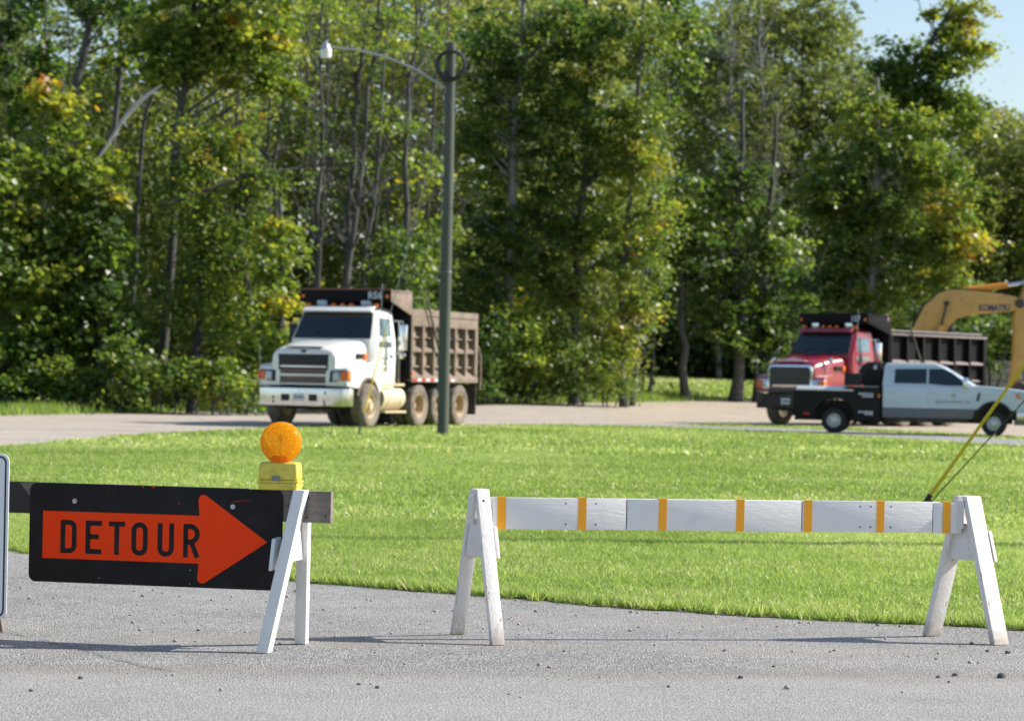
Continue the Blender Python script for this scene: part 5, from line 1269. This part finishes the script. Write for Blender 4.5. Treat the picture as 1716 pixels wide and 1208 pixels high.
# the gap of slender trunks behind the white truck
gaps = [('slender dark trunk just left of the street lamp', 470, (490, -70), 84, .10), ('slender dark trunk directly below the street lamp', 505, (552, -60), 88, .11), ('slim straight trunk right of the street lamp', 536, (548, -80), 92, .08),
        ('leaning dark trunk above the roof of the white truck', 562, (640, -60), 85, .14), ('thick dark trunk with a fork above the white truck cab', 578, (628, -60), 90, .17), ('slim trunk leaning right under the lamp arm', 600, (662, -70), 86, .10),
        ('slender trunk crossing behind the lamp arm', 610, (720, -80), 94, .10), ('tall straight trunk just left of the utility pole', 662, (706, -70), 87, .15), ('thin trunk close to the left of the utility pole', 700, (742, -60), 92, .09), ('thin trunk right behind the utility pole top', 742, (752, -50), 90, .10),
        ('pale slim trunk behind the white truck roof', 640, (668, -70), 98, .09), ('slim trunk far back between lamp and pole', 520, (590, -80), 99, .09), ('slim trunk at the left of the gap', 448, (470, -80), 93, .10)]
for i, (lab, bpx, tp_, d, tr) in enumerate(gaps):
    x = tp_[0]
    G(lab, bpx, tp_, d, [(x - 5, 20 + (i * 37) % 60, 45, 55, .55, .50), (x - 18, 190 + (i * 53) % 120, 34, 60, .28, .42)], tr=tr, seed=30 + i, bare=14, bark='bark', leaf=.13, per=70)
S_('dark undergrowth bush behind the cab of the white truck', 560, 84, [(560, 590, 60, 80, .8, .28)], dens=1.7, seed=50)
S_('tangled undergrowth behind the dump bed of the white truck', 690, 86, [(690, 560, 60, 90, .8, .30), (690, 440, 50, 60, .5, .34)], dens=1.7, seed=51)
T('understorey tree with yellow green leaves between the pole and the gap', 705, (712, 220), 89, [(705, 300, 35, 60, .8, .52), (715, 400, 45, 70, .8, .46), (660, 480, 50, 60, .7, .36)], tr=.07, seed=52)
# the big dense trees right of the pole
T('big dense dark tree right of the utility pole with a pale forked trunk', 838, (880, -60), 98.5, [(800, 60, 55, 60, 1, .34), (860, 110, 80, 70, 1, .33), (930, 40, 80, 60, 1, .38), (810, 230, 50, 80, .9, .36), (880, 240, 70, 80, .9, .35), (830, 380, 65, 80, 1, .34), (820, 500, 55, 80, 1, .26), (900, 420, 60, 80, 1, .34)],
  tr=.24, mids=[(848, 420), (858, 250), (872, 130)], bark='bark_pale', dens=1.25, seed=60, leaf=.14)
T('big dense tree with pale speckled leaves left of the open lawn', 965, (985, -50), 99, [(990, 60, 75, 65, 1, .42), (960, 160, 80, 80, 1, .40), (1010, 250, 75, 80, 1, .44), (940, 320, 70, 80, 1, .38), (1000, 400, 75, 85, 1, .46), (930, 500, 75, 80, 1, .44)], tr=.2, dens=1.25, seed=61, leaf=.14)
T('dense tree with yellow patches at the right edge of the near trees', 1050, (1085, -60), 98, [(1080, 70, 60, 70, 1, .44), (1070, 190, 60, 70, 1, .48), (1065, 270, 60, 60, 1, .62), (1085, 360, 45, 75, 1, .56), (1065, 460, 55, 70, 1, .54), (1040, 550, 50, 60, 1, .56), (1020, 610, 40, 40, 1, .5)], tr=.15, dens=1.25, seed=62, leaf=.14)
T('tree whose narrow crown hangs at the top right of the dense trees', 1068, (1150, -60), 99.5, [(1150, 30, 38, 60, .9, .42), (1150, 120, 26, 45, .8, .44), (1130, -30, 60, 40, .8, .4)], tr=.1, mids=[(1085, 400), (1110, 250)], seed=63)
S_('large light green bush right of the white truck', 880, 96.5, [(885, 570, 50, 75, 1, .52), (860, 630, 40, 40, 1, .42)], dens=1.7, seed=64)
S_('tall pale green bush at the edge of the dirt lot', 960, 97, [(955, 600, 55, 65, 1, .44), (930, 640, 45, 30, 1, .46)], dens=1.7, seed=65, leaf=.11)
S_('feathery pale green bush by the edge of the open lawn', 1020, 97.5, [(1018, 620, 40, 45, 1, .50), (1045, 645, 25, 22, 1, .5)], dens=1.7, seed=66, leaf=.10)
S_('dark bush directly behind the tailgate of the white truck', 808, 95, [(810, 600, 30, 75, 1, .30)], dens=1.7, seed=67)
# right side, farther off
FAR = dict(lm='leaf_far', leaf=.17, per=70)
T('dark forked trunk standing alone on the open lawn edge', 1152, (1140, 330), 109, [(1150, 430, 50, 60, .7, .3), (1165, 340, 45, 70, .5, .35), (1185, 520, 35, 50, .5, .3)], tr=.20, mids=[(1148, 560), (1130, 470)], seed=70, bare=14)
T('thick dark trunk left of the red truck, first of two', 1235, (1245, 150), 110, [(1200, 400, 55, 70, .7, .40), (1250, 320, 60, 80, .7, .36), (1230, 470, 60, 60, .8, .30), (1240, 560, 55, 45, .8, .26)], tr=.25, seed=71, bare=14)
T('thick dark trunk left of the red truck, second of two', 1266, (1300, 190), 110.5, [(1300, 420, 55, 80, .9, .34), (1310, 520, 60, 60, 1, .28), (1290, 590, 50, 45, .9, .26)], tr=.22, seed=72, bare=10)
T('thin slanting post like trunk at the left of the open lawn', 1072, (1090, 440), 112, [(1085, 500, 30, 40, .5, .3)], tr=.13, mids=[(1080, 600)], seed=73)
T('slim grey stem beside the slanting trunk on the open lawn', 1094, (1085, 470), 112.5, [(1095, 520, 25, 30, .5, .3)], tr=.09, mids=[(1090, 580)], bark='bark_pale', seed=74)
T('bare grey tree with fine twigs on the skyline right of the dense trees', 1205, (1225, -15), 152, [(1190, 240, 60, 90, .35, .4), (1260, 150, 55, 60, .3, .45)], tr=.15, seed=75, bare=60, bark='bark_pale', **FAR)
T('bare twiggy tree rising through the grey trees at the upper right', 1290, (1275, 10), 151, [(1270, 260, 60, 90, .45, .42), (1210, 350, 50, 70, .4, .45)], tr=.14, seed=76, bare=50, bark='bark_pale', **FAR)
T('rounded soft green crown on the skyline above the red truck', 1340, (1345, -30), 157, [(1330, 35, 65, 60, 1, .45), (1385, 45, 50, 65, 1, .42), (1340, 190, 70, 80, .9, .36), (1420, 170, 50, 70, .9, .36)], tr=.16, seed=77, **FAR)
T('soft green crown at the left of the skyline crowns', 1180, (1300, 25), 158, [(1270, 30, 50, 55, .9, .46), (1215, 90, 40, 60, .6, .44), (1170, 150, 45, 100, .6, .44), (1290, 330, 60, 90, .6, .42)], tr=.14, seed=78, **FAR)
T('leaning dark tree with golden crown against the sky at upper right', 1310, (1600, 5), 117.5, [(1495, 115, 45, 45, 1, .38), (1545, 130, 55, 55, 1, .42), (1450, 215, 45, 60, .9, .40), (1510, 185, 55, 50, 1, .44), (1595, 90, 50, 55, 1, .56), (1610, 40, 45, 45, .9, .64), (1600, 150, 40, 45, .8, .5), (1648, 78, 14, 14, .8, .62), (1575, 40, 30, 25, .5, .6), (1560, 190, 70, 40, 1, .46), (1610, 200, 45, 45, 1, .5)], tr=.22, mids=[(1370, 420), (1440, 260), (1500, 160)], seed=79, bare=8)
T('broad bright green tree behind the dump bed of the red truck', 1440, (1470, 130), 115, [(1470, 210, 60, 60, 1, .50), (1400, 300, 70, 70, 1, .46), (1480, 320, 75, 75, 1, .40), (1550, 260, 60, 70, 1, .52), (1420, 400, 70, 70, 1, .36), (1500, 420, 70, 75, 1, .42), (1460, 500, 80, 60, 1, .44), (1380, 490, 60, 70, .9, .28)], tr=.22, mids=[(1478, 270)], bark='bark_pale', seed=80, dens=1.2, leaf=.17)
T('yellow and orange tree right of the broad bright green tree', 1590, (1595, 230), 114, [(1590, 320, 50, 70, 1, .62), (1610, 400, 50, 55, 1, .68), (1570, 450, 55, 60, 1, .58), (1600, 500, 50, 45, .9, .5)], tr=.14, seed=81, tvar=.13, leaf=.17)
T('hazy light green tree on the right edge of the picture', 1700, (1695, 185), 158, [(1690, 240, 50, 55, 1, .52), (1670, 340, 60, 70, 1, .56), (1710, 420, 55, 80, 1, .50), (1660, 470, 50, 70, 1, .52), (1740, 300, 50, 80, 1, .5)], tr=.2, seed=82, **FAR)
T('small hazy tree beneath the leaning golden tree', 1640, (1645, 180), 153, [(1645, 230, 35, 50, .9, .48), (1640, 430, 45, 80, .9, .5), (1640, 330, 45, 60, .9, .54)], tr=.12, seed=83, **FAR)
T('small forked tree on the far lawn in front of the pale wall', 1672, (1690, 520), 117, [(1680, 545, 40, 35, .9, .36), (1665, 590, 28, 25, .6, .36), (1700, 560, 25, 30, .7, .4)], tr=.085, mids=[(1676, 630), (1684, 590)], seed=84)
S_('dark shrub thicket behind the hood of the red truck', 1330, 152, [(1330, 580, 60, 60, 1, .22), (1400, 580, 60, 60, 1, .24)], dens=1.7, seed=85)
S_('green shrub thicket behind the excavator boom', 1560, 148, [(1540, 560, 70, 60, 1, .34), (1620, 570, 50, 55, 1, .38)], dens=1.7, seed=86)

# the mass of the wood behind
def woodland():
    r = np.random.default_rng(99); sky_x = [-200, 60, 130, 1130, 1150, 1200, 1400, 1430, 1460, 1500, 1640, 1655, 1720, 1900]
    sky_y = [-90, -60, -90, -90, 35, -15, -20, 45, 105, 140, 160, 190, 190, 140]
    n = 11500; c = []; tt = []
    while len(c) < n:
        px = r.uniform(-150, 1870); d = r.uniform(101, 142) if px < 1040 else r.uniform(153, 178)
        top = np.interp(px, sky_x, sky_y) + abs(r.normal(0, 12)); py = top + (690 - top) * r.random() ** .9
        if 440 < px < 780 and d < 112: continue
        if 30 < px < 260 and py < 120 and r.random() < .75: continue
        if 640 < px < 720 and py < 60 and r.random() < .6: continue
        p = at_depth(px, py, d); g = float(terr(p.x, d))
        if p.z < g + .3: continue
        if p.z < g + 2.0 and 1040 < px < 1300 and d < 147: continue
        if p.z < g + 2.6 and px > 1620 and d < 147: continue
        if False: pass
        c.append(p[:]); tt.append(.30 + .22 * vnoise(np.array([px + 300.]), np.array([py + 300.]), 90., 44)[0] + .25 * max(0, (330 - py) / 400) * (400 < px < 1150) + r.normal(0, .07))  # higher leaves in the middle tinted yellower to imitate sunlit foliage
    for _ in range(900):                                     # foot of the wood beyond the far lawn, its shade painted as dark leaves
        px = r.uniform(1000, 1330) if r.random() < .7 else r.uniform(1600, 1860); d = r.uniform(152, 158)
        p = at_depth(px, r.uniform(540, 634), d)
        c.append(p[:]); tt.append(r.uniform(.0, .2))
    for k_ in range(1500):                                   # the wood goes on to either side of the picture
        lf = k_ < 900
        px = r.uniform(-750, -140) if lf else r.uniform(1860, 2400); d = r.uniform(84, 122) if lf else r.uniform(125, 172)
        p = at_depth(px, r.uniform(-60 if lf else 150, 690), d)
        if p.z > float(terr(p.x, d)) + .2: c.append(p[:]); tt.append(.3 + r.normal(0, .1))
    v, f, tn = leaves_np(r, np.array(c), 38, .27, (.55, .55, .4), np.clip(np.array(tt), 0, 1), 0)
    o = tag(np_mesh('woodland', v, f, M['leaf_far'], None, tn), 'the mass of woodland foliage behind the nearer trees', 'woodland', kind='stuff')
    tb = Tubes()
    for _ in range(60):
        px = r.uniform(-100, 1800); d = r.uniform(100, 140) if px < 1040 else r.uniform(153, 176)
        top = max(np.interp(px, sky_x, sky_y) - 10, -90)
        x = at_depth(px, 640, d).x; z = float(terr(x, d)); t_ = at_depth(px + r.normal(8, 22), top + abs(r.normal(0, 50)), d)
        a = np.array((x, d, z - .1)); b = np.array(t_); u = np.linspace(0, 1, 7)[:, None]
        pth = a + (b - a) * u; pth[1:-1] += r.normal(0, .09, (5, 3)); tr = r.uniform(.05, .11)
        tb.add(pth, np.linspace(tr, tr * .25, 7), 6)
        for _ in range(5):
            k = r.integers(3, 6); e = pth[k] + np.array((r.normal(0, .9), r.normal(0, .5), r.uniform(.6, 2.2)))
            tb.add(np.array([pth[k], (pth[k] + e) / 2 + r.normal(0, .1, 3), e]), [.04, .028, .01], 4)
    tag(tb.build('woodland_trunks', M['bark']), 'distant grey trunks and limbs inside the woodland', 'woodland', kind='stuff')
woodland()
